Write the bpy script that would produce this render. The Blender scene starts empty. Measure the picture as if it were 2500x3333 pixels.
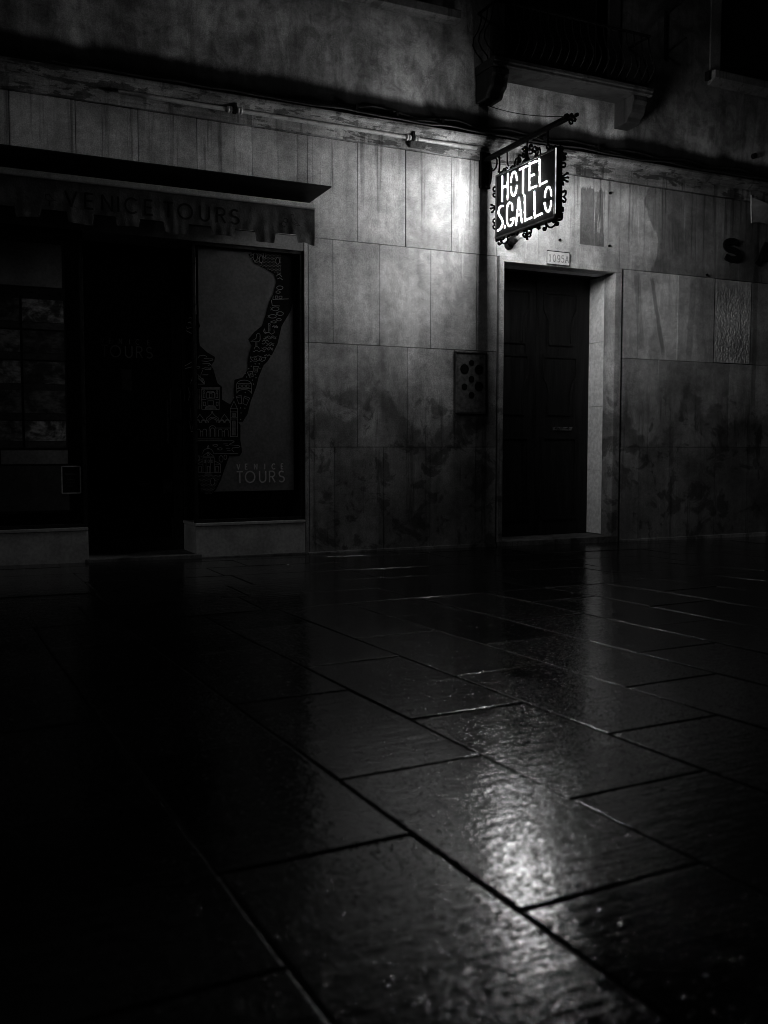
import bpy, bmesh, math, random
from mathutils import Vector, noise as mnoise
random.seed(7)
sc = bpy.context.scene
COL = sc.collection
PI = math.pi

# ------------------------------------------------------------------ helpers
class MB:
    """collects faces and links them as ONE mesh object"""
    def __init__(s): s.v=[]; s.f=[]; s.t=[]; s.tone=1.0
    def add(s, vs, fs):
        o=len(s.v); s.v+= [tuple(p) for p in vs]
        for f in fs: s.f.append(tuple(i+o for i in f)); s.t.append(s.tone)
        return s
    def box(s, x0,x1,y0,y1,z0,z1):
        return s.add([(x0,y0,z0),(x1,y0,z0),(x1,y1,z0),(x0,y1,z0),(x0,y0,z1),(x1,y0,z1),(x1,y1,z1),(x0,y1,z1)],
                     [(0,3,2,1),(4,5,6,7),(0,1,5,4),(1,2,6,5),(2,3,7,6),(3,0,4,7)])
    def tube(s, pts, r, n=8, caps=True):
        pts=[Vector(p) for p in pts]
        if len(pts)<2: return s
        rr = r if isinstance(r,(list,tuple)) else [r]*len(pts)
        t=(pts[1]-pts[0]).normalized(); a=Vector((0,0,1)) if abs(t.z)<.9 else Vector((1,0,0))
        u=t.cross(a).normalized(); vs=[]
        for i,p in enumerate(pts):
            t=(pts[min(i+1,len(pts)-1)]-pts[max(i-1,0)])
            t=t.normalized() if t.length>1e-9 else Vector((0,0,1))
            u=(u-t*u.dot(t)); u=u.normalized() if u.length>1e-6 else t.orthogonal().normalized()
            w=t.cross(u)
            vs+=[p+(u*math.cos(2*PI*k/n)+w*math.sin(2*PI*k/n))*rr[i] for k in range(n)]
        fs=[]
        for i in range(len(pts)-1):
            for k in range(n):
                fs.append((i*n+k,i*n+(k+1)%n,(i+1)*n+(k+1)%n,(i+1)*n+k))
        if caps: fs+= [tuple(range(n-1,-1,-1)), tuple(range((len(pts)-1)*n, len(pts)*n))]
        return s.add(vs,fs)
    def prism(s, poly, x0, x1):
        """polygon in (y,z) swept along x"""
        n=len(poly); vs=[(x0,y,z) for y,z in poly]+[(x1,y,z) for y,z in poly]
        return s.add(vs,[(i,(i+1)%n,n+(i+1)%n,n+i) for i in range(n)]+[tuple(range(n-1,-1,-1)),tuple(range(n,2*n))])
    def disc(s, c, r, depth, n=20):
        x,y,z=c; vs=[]
        for yy,k in ((y,1.0),(y-depth*.7,1.0),(y-depth,.8)):
            vs+=[(x+r*k*math.cos(2*PI*i/n),yy,z+r*k*math.sin(2*PI*i/n)) for i in range(n)]
        fs=[(j*n+i,j*n+(i+1)%n,(j+1)*n+(i+1)%n,(j+1)*n+i) for j in range(2) for i in range(n)]
        return s.add(vs,fs+[tuple(range(2*n,3*n))])
    def ribbon(s, pts, w, to3, lift=0.0, thick=0.0):
        """flat stroke along 2-D points; to3(a,b,h) gives the 3-D point"""
        P=[Vector(p) for p in pts]; L=[];R=[]
        closed=(P[0]-P[-1]).length<1e-6 and len(P)>2
        for i,p in enumerate(P):
            a=P[i-1] if i>0 else (P[-2] if closed else None); b=P[i+1] if i<len(P)-1 else (P[1] if closed else None)
            d1=(p-a).normalized() if a is not None and (p-a).length>1e-9 else None
            d2=(b-p).normalized() if b is not None and (b-p).length>1e-9 else None
            d1=d1 or d2 or Vector((1,0)); d2=d2 or d1
            n1=Vector((-d1.y,d1.x)); n2=Vector((-d2.y,d2.x)); m=(n1+n2)
            m=m.normalized() if m.length>1e-6 else n1
            k=min(1/max(m.dot(n1),.35),2.2)
            L.append(p+m*w/2*k); R.append(p-m*w/2*k)
        n=len(P)
        if thick<=0:
            vs=[to3(q.x,q.y,lift) for q in L]+[to3(q.x,q.y,lift) for q in R]
            return s.add(vs,[(i,i+1,n+i+1,n+i) for i in range(n-1)])
        vs=[to3(q.x,q.y,h) for h in (lift,lift+thick) for q in L+R]
        m=2*n; fs=[]
        for i in range(n-1):
            fs+=[(m+i,m+i+1,m+n+i+1,m+n+i),(i,n+i,n+i+1,i+1),(i,i+1,m+i+1,m+i),(n+i,m+n+i,m+n+i+1,n+i+1)]
        fs+=[(0,m,m+n,n),(n-1,2*n-1,m+2*n-1,m+n-1)]
        return s.add(vs,fs)
    def build(s, name, mat, parent=None, bevel=0.0, smooth=False):
        me=bpy.data.meshes.new(name); me.from_pydata(s.v,[],s.f); me.validate()
        if len(me.polygons)==len(s.t):
            at=me.attributes.new('tone','FLOAT','FACE')
            for i,t in enumerate(s.t): at.data[i].value=t
        bm=bmesh.new(); bm.from_mesh(me)
        bmesh.ops.recalc_face_normals(bm,faces=bm.faces)
        if bevel>0:
            es=[e for e in bm.edges if len(e.link_faces)==2 and e.calc_face_angle(0)>.5]
            bmesh.ops.bevel(bm,geom=es,offset=bevel,segments=2,profile=.6,affect='EDGES',clamp_overlap=True)
        if smooth:
            for f in bm.faces: f.smooth=True
        bm.to_mesh(me); bm.free()
        me.materials.append(mat)
        o=bpy.data.objects.new(name,me); COL.objects.link(o)
        if parent is not None:
            o.parent=parent; o.location=-base(parent)
        return o
def base(p):
    b=Vector((0,0,0))
    while p is not None: b+=p.location; p=p.parent
    return b
def empty(name, loc, parent=None):
    o=bpy.data.objects.new(name,None); COL.objects.link(o); o.empty_display_size=.1
    o.location=Vector(loc)-(base(parent) if parent else Vector((0,0,0)))
    if parent: o.parent=parent
    return o
def tag(o,label=None,cat=None,group=None,kind=None):
    if label: o['label']=label
    if cat: o['category']=cat
    if group: o['group']=group
    if kind: o['kind']=kind
    return o
def wallp(y0): return lambda a,b,h: (a,y0-h,b)          # drawing on a plane that faces the street

# ------------------------------------------------------------------ node helper
class N:
    def __init__(s,name):
        s.m=bpy.data.materials.new(name); s.m.use_nodes=True; s.nt=s.m.node_tree; s.n=s.nt.nodes; s.l=s.nt.links
        s.b=s.n['Principled BSDF']; s.out=s.n['Material Output']
        tc=s.n.new('ShaderNodeTexCoord'); s.P=tc.outputs['Object']
        g=s.n.new('ShaderNodeNewGeometry'); s.W=g.outputs['Position']
        sp=s.n.new('ShaderNodeSeparateXYZ'); s.l.new(s.W,sp.inputs[0]); s.X,s.Y,s.Z=sp.outputs
    def put(s,sock,v):
        if isinstance(v,(int,float)): sock.default_value=v
        elif isinstance(v,tuple): sock.default_value=v
        else: s.l.new(v,sock)
    def math(s,op,a,b=0.0,c=0.0,clamp=False):
        n=s.n.new('ShaderNodeMath'); n.operation=op; n.use_clamp=clamp
        s.put(n.inputs[0],a); s.put(n.inputs[1],b)
        if op in ('MULTIPLY_ADD','SMOOTH_MIN'): s.put(n.inputs[2],c)
        return n.outputs[0]
    def mul(s,a,b): return s.math('MULTIPLY',a,b)
    def addm(s,a,b): return s.math('ADD',a,b)
    def vec(s,sx,sy,sz,off=(0,0,0)):
        n=s.n.new('ShaderNodeMapping'); s.l.new(s.W,n.inputs['Vector']); n.inputs['Scale'].default_value=(sx,sy,sz); n.inputs['Location'].default_value=off
        return n.outputs[0]
    def noise(s,vec,scale,detail=4,rough=.55,dist=0.0):
        n=s.n.new('ShaderNodeTexNoise'); s.l.new(vec,n.inputs['Vector']); n.inputs['Scale'].default_value=scale
        n.inputs['Detail'].default_value=detail; n.inputs['Roughness'].default_value=rough; n.inputs['Distortion'].default_value=dist
        return n.outputs['Fac']
    def voro(s,vec,scale,feature='F1'):
        n=s.n.new('ShaderNodeTexVoronoi'); n.feature=feature; s.l.new(vec,n.inputs['Vector']); n.inputs['Scale'].default_value=scale
        return n.outputs['Distance']
    def rng(s,v,a,b,c=0.0,d=1.0,smooth=True):
        n=s.n.new('ShaderNodeMapRange'); n.interpolation_type='SMOOTHSTEP' if smooth else 'LINEAR'
        s.put(n.inputs['Value'],v); n.inputs['From Min'].default_value=a; n.inputs['From Max'].default_value=b
        n.inputs['To Min'].default_value=c; n.inputs['To Max'].default_value=d
        return n.outputs[0]
    def attr(s,name):
        n=s.n.new('ShaderNodeAttribute'); n.attribute_name=name; return n.outputs['Fac']
    def grey(s,v):
        n=s.n.new('ShaderNodeCombineColor'); [s.put(n.inputs[i],v) for i in range(3)]; return n.outputs[0]
    def bump(s,h,strength=.3,dist=.01,normal=None):
        n=s.n.new('ShaderNodeBump'); n.inputs['Strength'].default_value=strength; n.inputs['Distance'].default_value=dist
        s.put(n.inputs['Height'],h)
        if normal is not None: s.l.new(normal,n.inputs['Normal'])
        return n.outputs[0]
    def box(s,x0,x1,z0,z1,soft,dx=0.0,dz=0.0,wob=None):
        X,Z=s.X,s.Z
        if wob is not None:
            X=s.addm(X,s.math('MULTIPLY_ADD',wob,2*dx,-dx)) ; Z=s.addm(Z,s.math('MULTIPLY_ADD',wob,2*dz,-dz))
        a=s.rng(X,x0-soft,x0+soft); b=s.rng(X,x1-soft,x1+soft,1,0); c=s.rng(Z,z0-soft,z0+soft); d=s.rng(Z,z1-soft,z1+soft,1,0)
        return s.mul(s.mul(a,b),s.mul(c,d))
    def fin(s,col=None,rough=.6,spec=.5,metal=0.0,normal=None,emit=None,ior=1.5):
        if col is not None: s.put(s.b.inputs['Base Color'], s.grey(col) if not isinstance(col,(int,float)) else (col,col,col,1))
        s.put(s.b.inputs['Roughness'],rough); s.b.inputs['Specular IOR Level'].default_value=spec; s.put(s.b.inputs['Metallic'],metal)
        s.b.inputs['IOR'].default_value=ior
        if normal is not None: s.l.new(normal,s.b.inputs['Normal'])
        if emit is not None:
            s.b.inputs['Emission Color'].default_value=(1,1,1,1); s.put(s.b.inputs['Emission Strength'],emit)
        return s.m

def m_simple(name,c,rough=.5,spec=.5,metal=0.0,var=.35,scale=14,bump=.15,grain=None):
    n=N(name); a=n.noise(n.vec(1,1,1),scale,5,.6); f=n.noise(n.vec(1,1,1),scale*9,3,.6)
    col=n.mul(n.rng(a,.3,.7,c*(1-var),c*(1+var)), n.rng(f,.3,.7,.85,1.15))
    r=n.rng(a,.3,.7,max(rough-.1,.02),min(rough+.1,1))
    return n.fin(col,r,spec,metal,n.bump(f,bump,.004))

# ------------------------------------------------------------------ materials
def make_stone(name, basec=.40, patches=True, chips=False):
    n=N(name); v=n.vec(1,1,1)
    tone=n.attr('tone')
    streak=n.noise(n.vec(5,5,.7),1.0,6,.62,.5)              # rain running down
    fine=n.noise(n.vec(46,46,1.6),1.0,4,.65)
    hor=n.noise(n.vec(2.5,2.5,60),1.0,3,.6)
    cloud=n.noise(v,1.6,6,.6); cloud2=n.noise(n.vec(1,1,1,(4,2,7)),4.2,6,.65,.6)
    pit=n.noise(v,95,4,.8)
    spots=n.voro(v,16)
    c=n.mul(tone,basec)
    c=n.mul(c,n.rng(streak,.3,.72,.74,1.10)); c=n.mul(c,n.rng(fine,.3,.7,.965,1.03)); c=n.mul(c,n.rng(hor,.3,.7,.97,1.02)); c=n.mul(c,n.rng(n.noise(v,15,5,.7),.32,.68,.80,1.14))
    c=n.mul(c,n.rng(cloud,.34,.64,.58,1.22)); c=n.mul(c,n.rng(pit,.32,.68,.64,1.24))
    # chips and small dark holes
    holes=n.mul(n.rng(spots,.035,.075,1,0),n.rng(cloud2,.5,.62,0,1))
    c=n.mul(c,n.rng(holes,0,1,1,.45))
    # damp rising from the ground, blotched
    damp=n.addm(n.Z,n.math('MULTIPLY_ADD',cloud2,1.7,-.85))
    c=n.mul(c,n.rng(damp,.45,1.75,.46,1.0))
    blot=n.mul(n.rng(cloud2,.50,.62,0,1),n.rng(n.Z,1.1,2.1,1,0)); c=n.mul(c,n.rng(blot,0,1,1,.42))
    dn=n.noise(n.vec(11,11,.35,(1,0,0)),1.0,5,.65); dm=n.mul(n.rng(dn,.50,.66,0,1),n.rng(n.Z,2.5,3.5,0,1)); c=n.mul(c,n.rng(dm,0,1,1,.40)); dp=n.noise(n.vec(16,16,.5,(2,0,6)),1.0,4,.6); c=n.mul(c,n.rng(n.mul(n.rng(dp,.58,.70,0,1),n.rng(n.Z,1.9,2.8,0,1)),0,1,1,1.4))
    dn2=n.noise(n.vec(8,8,.5,(7,0,3)),1.0,5,.65); dm2=n.mul(n.rng(dn2,.52,.68,0,1),n.rng(n.Z,1.95,1.2,0,1)); c=n.mul(c,n.rng(dm2,0,1,1,.45))
    lx=n.noise(n.vec(1.5,.01,.01,(0,0,0)),1.0,2,.45); tt=n.addm(n.Z,n.math('MULTIPLY_ADD',lx,-2.0,-.28)); tt=n.addm(tt,n.math('MULTIPLY_ADD',cloud2,.7,-.35))   # tide marks of old damp
    tide=n.mul(n.rng(tt,-.08,.10,1,0),n.rng(tt,-.42,-.02,.12,1)); c=n.mul(c,n.rng(tide,0,1,1,.52))
    # darker in streaks towards the cornice
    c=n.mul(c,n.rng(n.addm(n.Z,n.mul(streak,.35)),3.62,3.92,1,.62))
    if patches:
        # square of old dirt with drips above the doorway, and pale wiped band beside it
        drip=n.noise(n.vec(34,34,1.2),1.0,4,.7)
        zt=n.addm(n.Z,n.math('MULTIPLY_ADD',drip,.22,-.11)); side=n.rng(n.addm(n.X,n.math('MULTIPLY_ADD',cloud2,.05,-.025)),6.20,6.24,0,1)
        p1=n.mul(n.mul(n.rng(n.X,6.043,6.047,0,1),n.rng(n.X,6.343,6.349,1,0)),n.mul(n.rng(n.Z,2.984,2.990,0,1),n.rng(zt,3.53,3.56,1,0)))
        runs=n.mul(n.rng(n.noise(n.vec(52,52,2.4),1.0,3,.6),.52,.60,0,1),n.mul(side,n.rng(n.Z,3.05,3.2,0,1)))
        p1=n.mul(p1,n.rng(runs,0,1,1,0))
        c=n.mul(c,n.rng(p1,.1,.9,1,.36))
        big=n.noise(n.vec(1.6,1,.8),1.3,4,.5)
        wob=n.addm(n.X,n.math('MULTIPLY_ADD',big,.9,-.45))
        c=n.mul(c,n.rng(n.X,7.3,8.3,1,.6))  # painted falloff: stone darkens to the right where less light arrives
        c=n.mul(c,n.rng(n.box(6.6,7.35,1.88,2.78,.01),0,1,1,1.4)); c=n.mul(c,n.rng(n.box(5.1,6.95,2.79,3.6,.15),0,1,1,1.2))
        dark=n.mul(n.rng(wob,6.93,6.97,0,1),n.rng(n.Z,2.78,2.79,0,1)); c=n.mul(c,n.rng(dark,0,1,1,.52))
        # leaning runs right of the doorway
        for (xa,w,za,zb,lean,k) in ((6.98,.035,1.95,2.72,.22,.5),(6.78,.05,2.0,2.74,.10,.66),(7.55,.05,1.9,2.7,-.05,.72),(8.47,.045,1.4,3.2,0,.6)):
            xx=n.addm(n.X,n.mul(n.addm(n.Z,-zb),lean)); xx=n.addm(xx,n.math('MULTIPLY_ADD',cloud2,.06,-.03))
            b=n.mul(n.mul(n.rng(xx,xa-w,xa-w+.02,0,1),n.rng(xx,xa+w-.02,xa+w,1,0)),n.mul(n.rng(n.Z,za-.1,za+.1,0,1),n.rng(n.Z,zb-.05,zb+.05,1,0)))
            c=n.mul(c,n.rng(b,0,1,1,k))
    if chips:
        e=n.noise(n.vec(2.2,9,9),1.0,6,.7,.5); e2=n.noise(n.vec(5,16,16,(3,1,2)),1.0,5,.7)
        flake=n.rng(n.addm(n.mul(e,.6),n.mul(e2,.45)),.535,.585,0,1); c=n.mul(c,n.rng(flake,0,1,1,.28))
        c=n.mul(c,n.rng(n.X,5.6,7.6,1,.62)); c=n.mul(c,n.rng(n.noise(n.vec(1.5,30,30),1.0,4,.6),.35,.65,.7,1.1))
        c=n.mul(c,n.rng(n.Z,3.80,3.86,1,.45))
    h=n.addm(n.mul(pit,.5),n.mul(fine,.8))
    return n.fin(c,n.rng(cloud,.3,.7,.55,.85),.3,0,n.bump(h,.25,.004))
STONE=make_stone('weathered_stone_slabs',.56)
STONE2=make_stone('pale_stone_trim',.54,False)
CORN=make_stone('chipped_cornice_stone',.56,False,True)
PLINTH=m_simple('pale_plinth_stone',.33,.7,.3,0,.22,4,.2)
JAMB=m_simple('pale_door_stone',.74,.7,.3,0,.10,3,.15)
SILL=make_stone('dark_sill_stone',.15,False)  # stone set darker than the pale trim
BALC=make_stone('dark_balcony_stone',.055,False)  # stone set darkest, for the balcony
def make_plaster():
    n=N('stained_shaded_plaster'); v=n.vec(1,1,1)
    streak=n.noise(n.vec(4,4,.7),1.0,7,.65,.9); fine=n.noise(n.vec(60,60,3),1.0,4,.6); hor=n.noise(n.vec(1.2,1,26),1.0,4,.6)
    cloud=n.noise(v,1.1,6,.62,.4); grain=n.noise(v,95,4,.8)
    c=n.mul(.46,n.rng(streak,.32,.68,.5,1.12)); c=n.mul(c,n.rng(cloud,.36,.64,.42,1.25)); c=n.mul(c,n.rng(n.noise(n.vec(1,1,1,(5,5,5)),7,6,.7,.6),.34,.62,.62,1.12)); c=n.mul(c,n.rng(fine,.3,.7,.94,1.04))
    c=n.mul(c,n.rng(hor,.34,.64,.95,1.02)); c=n.mul(c,n.rng(grain,.32,.68,.64,1.24))
    c=n.mul(c,n.rng(n.addm(n.Z,n.math('MULTIPLY_ADD',cloud,.18,-.09)),4.06,4.15,.05,1))        # much darker band just above the cornice
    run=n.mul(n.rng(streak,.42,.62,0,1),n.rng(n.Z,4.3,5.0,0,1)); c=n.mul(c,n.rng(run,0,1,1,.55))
    c=n.mul(c,n.rng(n.addm(n.Z,n.mul(n.rng(n.X,4.9,5.3,0,1),.5)),4.55,5.2,1,.28)); c=n.mul(c,n.rng(n.box(5.02,6.62,4.0,4.45,.03),0,1,1,1.55))  # painted light: shade on the upper wall, brighter strip under the balcony
    return n.fin(c,.85,.2,0,n.bump(n.addm(grain,n.mul(streak,.6)),.3,.006))
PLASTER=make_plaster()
def make_paving():
    n=N('wet_paving_stone'); v=n.vec(1,1,1); tone=n.attr('tone')
    big=n.noise(n.vec(1,1,1),2.1,5,.6,.5); mid=n.noise(v,11,5,.65); fine=n.noise(v,150,2,.6); micro=n.noise(v,420,2,.6)
    streak=n.noise(n.vec(4,26,4),1.0,4,.6)
    c=n.mul(n.mul(.010,tone),n.rng(mid,.3,.7,.6,1.35))
    rough_dressed=n.rng(n.addm(n.mul(big,.8),n.mul(n.attr('wet'),.35)),.47,.60,.35,1)     # grains stand out of the water film
    r=n.addm(n.rng(rough_dressed,0,1,.075,.085,False),n.math('MULTIPLY_ADD',mid,.06,-.03))
    h1=n.bump(n.addm(n.addm(n.mul(mid,.8),n.mul(streak,.9)),n.mul(n.noise(v,32,3,.5),.45)),.30,.006)
    def domes(scale,keep,off):
        vn=n.n.new('ShaderNodeTexVoronoi'); n.l.new(n.vec(1,1,1,off),vn.inputs['Vector']); vn.inputs['Scale'].default_value=scale
        sp=n.n.new('ShaderNodeSeparateColor'); n.l.new(vn.outputs['Color'],sp.inputs[0])
        lim=n.math('MULTIPLY_ADD',rough_dressed,-keep,.985)
        size=n.math('MULTIPLY_ADD',sp.outputs[1],.25,.25)
        return n.mul(n.math('GREATER_THAN',sp.outputs[0],lim),n.math('MAXIMUM',n.math('SUBTRACT',1.0,n.math('POWER',n.math('DIVIDE',vn.outputs['Distance'],size),2.0)),0.0))
    grains=n.addm(n.mul(n.rng(n.voro(v,125),.05,.5,.35,0),rough_dressed),n.addm(domes(105,.50,(0,0,0)),n.mul(domes(60,.22,(3,5,1)),1.3)))
    h2=n.bump(n.addm(n.mul(fine,.12),grains),1.0,.0008,h1)
    h3=n.bump(micro,.05,.0008,h2)
    return n.fin(c,r,.5,0,h3,None,1.34)
PAVE=make_paving()
JOINT=m_simple('joint_dirt',.012,.7,.2,0,.5,30,.5)
IRON=m_simple('black_iron',.006,.7,.06,.0,.4,40,.2)
SIGNBLACK=m_simple('black_painted_sheet',.02,.4,.4,.0,.4,20,.1)
DARKWOOD=None
def make_wood():
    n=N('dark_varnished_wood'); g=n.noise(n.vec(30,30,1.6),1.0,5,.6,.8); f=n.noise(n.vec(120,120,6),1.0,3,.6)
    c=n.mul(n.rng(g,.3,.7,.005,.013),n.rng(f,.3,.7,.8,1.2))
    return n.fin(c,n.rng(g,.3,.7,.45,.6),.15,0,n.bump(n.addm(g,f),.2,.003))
DARKWOOD=make_wood()
FRAME=m_simple('dark_metal_frame',.02,.35,.4,.3,.3,25,.1)
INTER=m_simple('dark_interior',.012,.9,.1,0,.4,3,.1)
CANVAS=m_simple('awning_canvas',.075,.9,.1,0,.35,9,.5)
HOODM=m_simple('dark_hood_sheet',.02,.7,.2,0,.4,6,.2)
BARM=m_simple('pale_roller_bar',.75,.5,.4,0,.2,12,.1)
INKM=m_simple('black_print',.008,.8,.1,0,.3,30,.05)
AWINK=m_simple('faded_awning_print',.012,.8,.1,0,.3,30,.05)
THINFR=m_simple('dull_thin_frame',.3,.6,.2,0,.3,30,.05)
PIPEM=m_simple('pale_painted_pipe',.38,.35,.5,0,.25,18,.1)
BOXM=m_simple('grimy_box',.05,.7,.2,0,.6,40,.6)
CABLEM=m_simple('black_cable',.025,.5,.4,0,.4,40,.2)
MARBLE=m_simple('white_marble_plaque',.55,.5,.4,0,.12,22,.1)
NUMM=m_simple('faded_numeral_paint',.2,.7,.2,0,.3,60,.1)
PLATEM=m_simple('bell_plate_metal',.14,.6,.3,0,.4,24,.3)
BLIND=m_simple('grey_window_film',.22,.6,.3,0,.15,5,.05)
LINEM=m_simple('white_line_print',.42,.8,.1,0,.2,30,.05)
WHITEM=m_simple('white_lettering',.8,.7,.2,0,.15,30,.05)
CLOTHM=m_simple('pale_cloth',.22,.9,.1,0,.25,12,.4)
LETTERW=m_simple('dark_wall_letter',.006,.8,.1,0,.3,20,.1)
STEPM=make_stone('worn_step_stone',.30,False)
def make_glass():
    n=N('window_glass'); nt=n.nt
    tr=n.n.new('ShaderNodeBsdfTransparent'); tr.inputs[0].default_value=(.92,.92,.92,1)
    gl=n.n.new('ShaderNodeBsdfGlossy'); gl.inputs['Roughness'].default_value=.02
    fr=n.n.new('ShaderNodeLayerWeight'); fc=n.math('MULTIPLY_ADD',n.math('POWER',fr.outputs['Facing'],5.0),.9,.035)
    w=n.noise(n.vec(1,1,1),1.5,2,.5); n.l.new(n.bump(w,.05,.01),gl.inputs['Normal'])
    mx=n.n.new('ShaderNodeMixShader'); n.l.new(fc,mx.inputs[0]); n.l.new(tr.outputs[0],mx.inputs[1]); n.l.new(gl.outputs[0],mx.inputs[2])
    n.l.new(mx.outputs[0],n.out.inputs['Surface']); return n.m
GLASS=make_glass()
LETTER_POWER=212.0
def make_letter():
    n=N('lit_white_letter'); f=n.noise(n.vec(1,1,1),6,2,.5)
    return n.fin(.8,.6,.2,0,None,n.mul(LETTER_POWER,n.rng(f,.3,.7,.9,1.1)))
LIT=make_letter()
LIT.cycles.emission_sampling='FRONT'
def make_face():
    # thin dark sheet; weak emission paints a halo of lens bloom round the words
    n=N('sign_face_painted_glow'); d=n.addm(n.math('POWER',n.math('MULTIPLY',n.addm(n.Y,.74),1/.36),2.0),n.math('POWER',n.math('MULTIPLY',n.addm(n.Z,-3.17),1/.2),2.0))
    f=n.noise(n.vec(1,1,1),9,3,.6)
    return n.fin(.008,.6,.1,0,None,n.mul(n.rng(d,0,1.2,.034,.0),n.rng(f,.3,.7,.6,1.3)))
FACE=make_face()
def make_gap():
    n=N('light_leaking_at_the_seam'); f=n.noise(n.vec(4,4,14),1.0,3,.6)
    return n.fin(.3,.5,.3,0,None,n.rng(f,.35,.65,.15,1.0))
GAP=make_gap()
def make_photo(seed,k=1.0,floor=.03):
    n=N('printed_photo'); s=seed*3.7
    a=n.noise(n.vec(1,1,1,(s,0,s*.6)),7,5,.6,.4); b=n.noise(n.vec(2.5,1,6,(s,1,-s)),6,4,.6)
    c=n.mul(n.rng(a,.42,.6,floor,.5*k),n.rng(b,.3,.65,.35,1.2))
    return n.fin(c,.5,.4)

# ------------------------------------------------------------------ stroke lettering
def arc(cx,cy,rx,ry,a0,a1,n=14): return [(cx+rx*math.cos(math.radians(a0+(a1-a0)*i/n)),cy+ry*math.sin(math.radians(a0+(a1-a0)*i/n))) for i in range(n+1)]
GL={ # strokes in a box of height 1, then its width
 'V':([[(0,1),(.36,0)],[(.36,0),(.72,1)]],.72),'E':([[(0,0),(0,1)],[(0,.97),(.52,.97)],[(0,.51),(.46,.51)],[(0,.03),(.52,.03)]],.52),
 'N':([[(0,0),(0,1)],[(0,1),(.66,0)],[(.66,0),(.66,1)]],.66),'I':([[(0,0),(0,1)]],.04),
 'C':([arc(.48,.5,.46,.48,45,315,18)],.86),'T':([[(0,.97),(.66,.97)],[(.33,0),(.33,.97)]],.66),
 'O':([arc(.5,.5,.5,.48,0,360,26)],1.0),'U':([[(0,1),(0,.33)]+arc(.33,.33,.33,.31,180,360,12)+[(.66,1)]],.66),
 'R':([[(0,0),(0,1)],[(0,.97),(.3,.97)]+arc(.3,.735,.26,.235,90,-90,10)+[(0,.5)],[(.26,.5),(.6,0)]],.6),
 'S':([arc(.29,.735,.26,.235,35,270,12)+arc(.29,.265,.29,.235,90,-150,12)],.58),
 'A':([[(0,0),(.36,1)],[(.36,1),(.72,0)],[(.13,.32),(.59,.32)]],.72),
 '1':([[(.2,0),(.2,1)],[(.2,1),(0,.82)],[(.02,.03),(.4,.03)]],.42),'0':([arc(.29,.5,.28,.48,0,360,20)],.58),
 '9':([arc(.28,.7,.26,.28,0,360,16),[(.54,.7),(.54,.4)]+arc(.26,.34,.28,.32,10,-130,8)],.56),
 '5':([[(.5,.97),(.08,.97)],[(.08,.97),(.05,.56)],[(.05,.56)]+arc(.25,.33,.28,.3,100,-150,12)],.54)}
def write(mb,text,x,z,h,pen,to3,xs=None,gap=.22,sx=1.0,lift=.001):
    for i,ch in enumerate(text):
        if ch==' ': x+=h*.5; continue
        st,w=GL[ch]; x0=xs[i] if xs else x
        for k,s_ in enumerate(st):
            mb.ribbon([(x0+a*h*sx,z+b*h) for a,b in s_],pen,to3,lift+.0003*k,0)
        x=x0+w*h*sx+gap*h
    return x
SIGN_LETTERS = (('H',(((-.376,3.425),(-.375,3.194)),((-.467,3.424),(-.466,3.195)),((-.378,3.32),(-.465,3.321)))),('O',(((-.615,3.33),(-.611,3.349),(-.607,3.367),(-.6,3.383),(-.593,3.396),(-.584,3.406),(-.575,3.412),(-.566,3.414),(-.556,3.413),(-.547,3.408),(-.539,3.399),(-.532,3.387),(-.526,3.373),(-.521,3.355),(-.518,3.336)),((-.518,3.293),(-.521,3.273),(-.526,3.255),(-.532,3.238),(-.539,3.225),(-.548,3.215),(-.557,3.208),(-.567,3.205),(-.576,3.206),(-.585,3.211),(-.594,3.22),(-.601,3.232),(-.607,3.247),(-.612,3.264),(-.615,3.283)))),('T',(((-.655,3.412),(-.775,3.413)),((-.715,3.411),(-.713,3.191)))),('E',(((-.812,3.429),(-.812,3.193)),((-.812,3.419),(-.925,3.417)),((-.812,3.311),(-.881,3.311)),((-.812,3.205),(-.924,3.206)))),('L',(((-.962,3.425),(-.967,3.193)),((-.967,3.204),(-1.074,3.207)))),('S',(((-.389,3.157),(-.353,3.159),(-.32,3.142),(-.312,3.114),(-.33,3.08),(-.364,3.049),(-.385,3.02),(-.387,2.99),(-.368,2.964),(-.336,2.951),(-.3,2.949)),)),('stop',(((-.421,2.973),(-.422,2.949)),)),('G',(((-.549,3.081),(-.546,3.119),(-.528,3.147),(-.502,3.158),(-.478,3.151),(-.461,3.126),(-.457,3.092),(-.458,3.02),(-.465,2.983),(-.481,2.959),(-.505,2.948),(-.536,2.953),(-.559,2.972),(-.571,3.008)),((-.515,3.004),(-.587,3.006)))),('A',(((-.647,3.172),(-.609,2.937)),((-.65,3.171),(-.703,2.938)),((-.624,3.016),(-.686,3.017)))),('L',(((-.741,3.17),(-.748,2.938)),((-.748,2.949),(-.854,2.952)))),('L',(((-.891,3.168),(-.898,2.938)),((-.898,2.949),(-1.007,2.953)))),('O',(((-1.14,3.071),(-1.137,3.091),(-1.133,3.109),(-1.127,3.125),(-1.12,3.138),(-1.111,3.148),(-1.102,3.155),(-1.093,3.157),(-1.084,3.156),(-1.075,3.151),(-1.067,3.143),(-1.059,3.131),(-1.053,3.116),(-1.049,3.098),(-1.046,3.079)),((-1.046,3.036),(-1.049,3.016),(-1.054,2.998),(-1.06,2.982),(-1.067,2.969),(-1.075,2.959),(-1.084,2.953),(-1.094,2.95),(-1.103,2.951),(-1.112,2.956),(-1.12,2.965),(-1.127,2.977),(-1.133,2.992),(-1.138,3.009),(-1.14,3.028)))))
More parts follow.
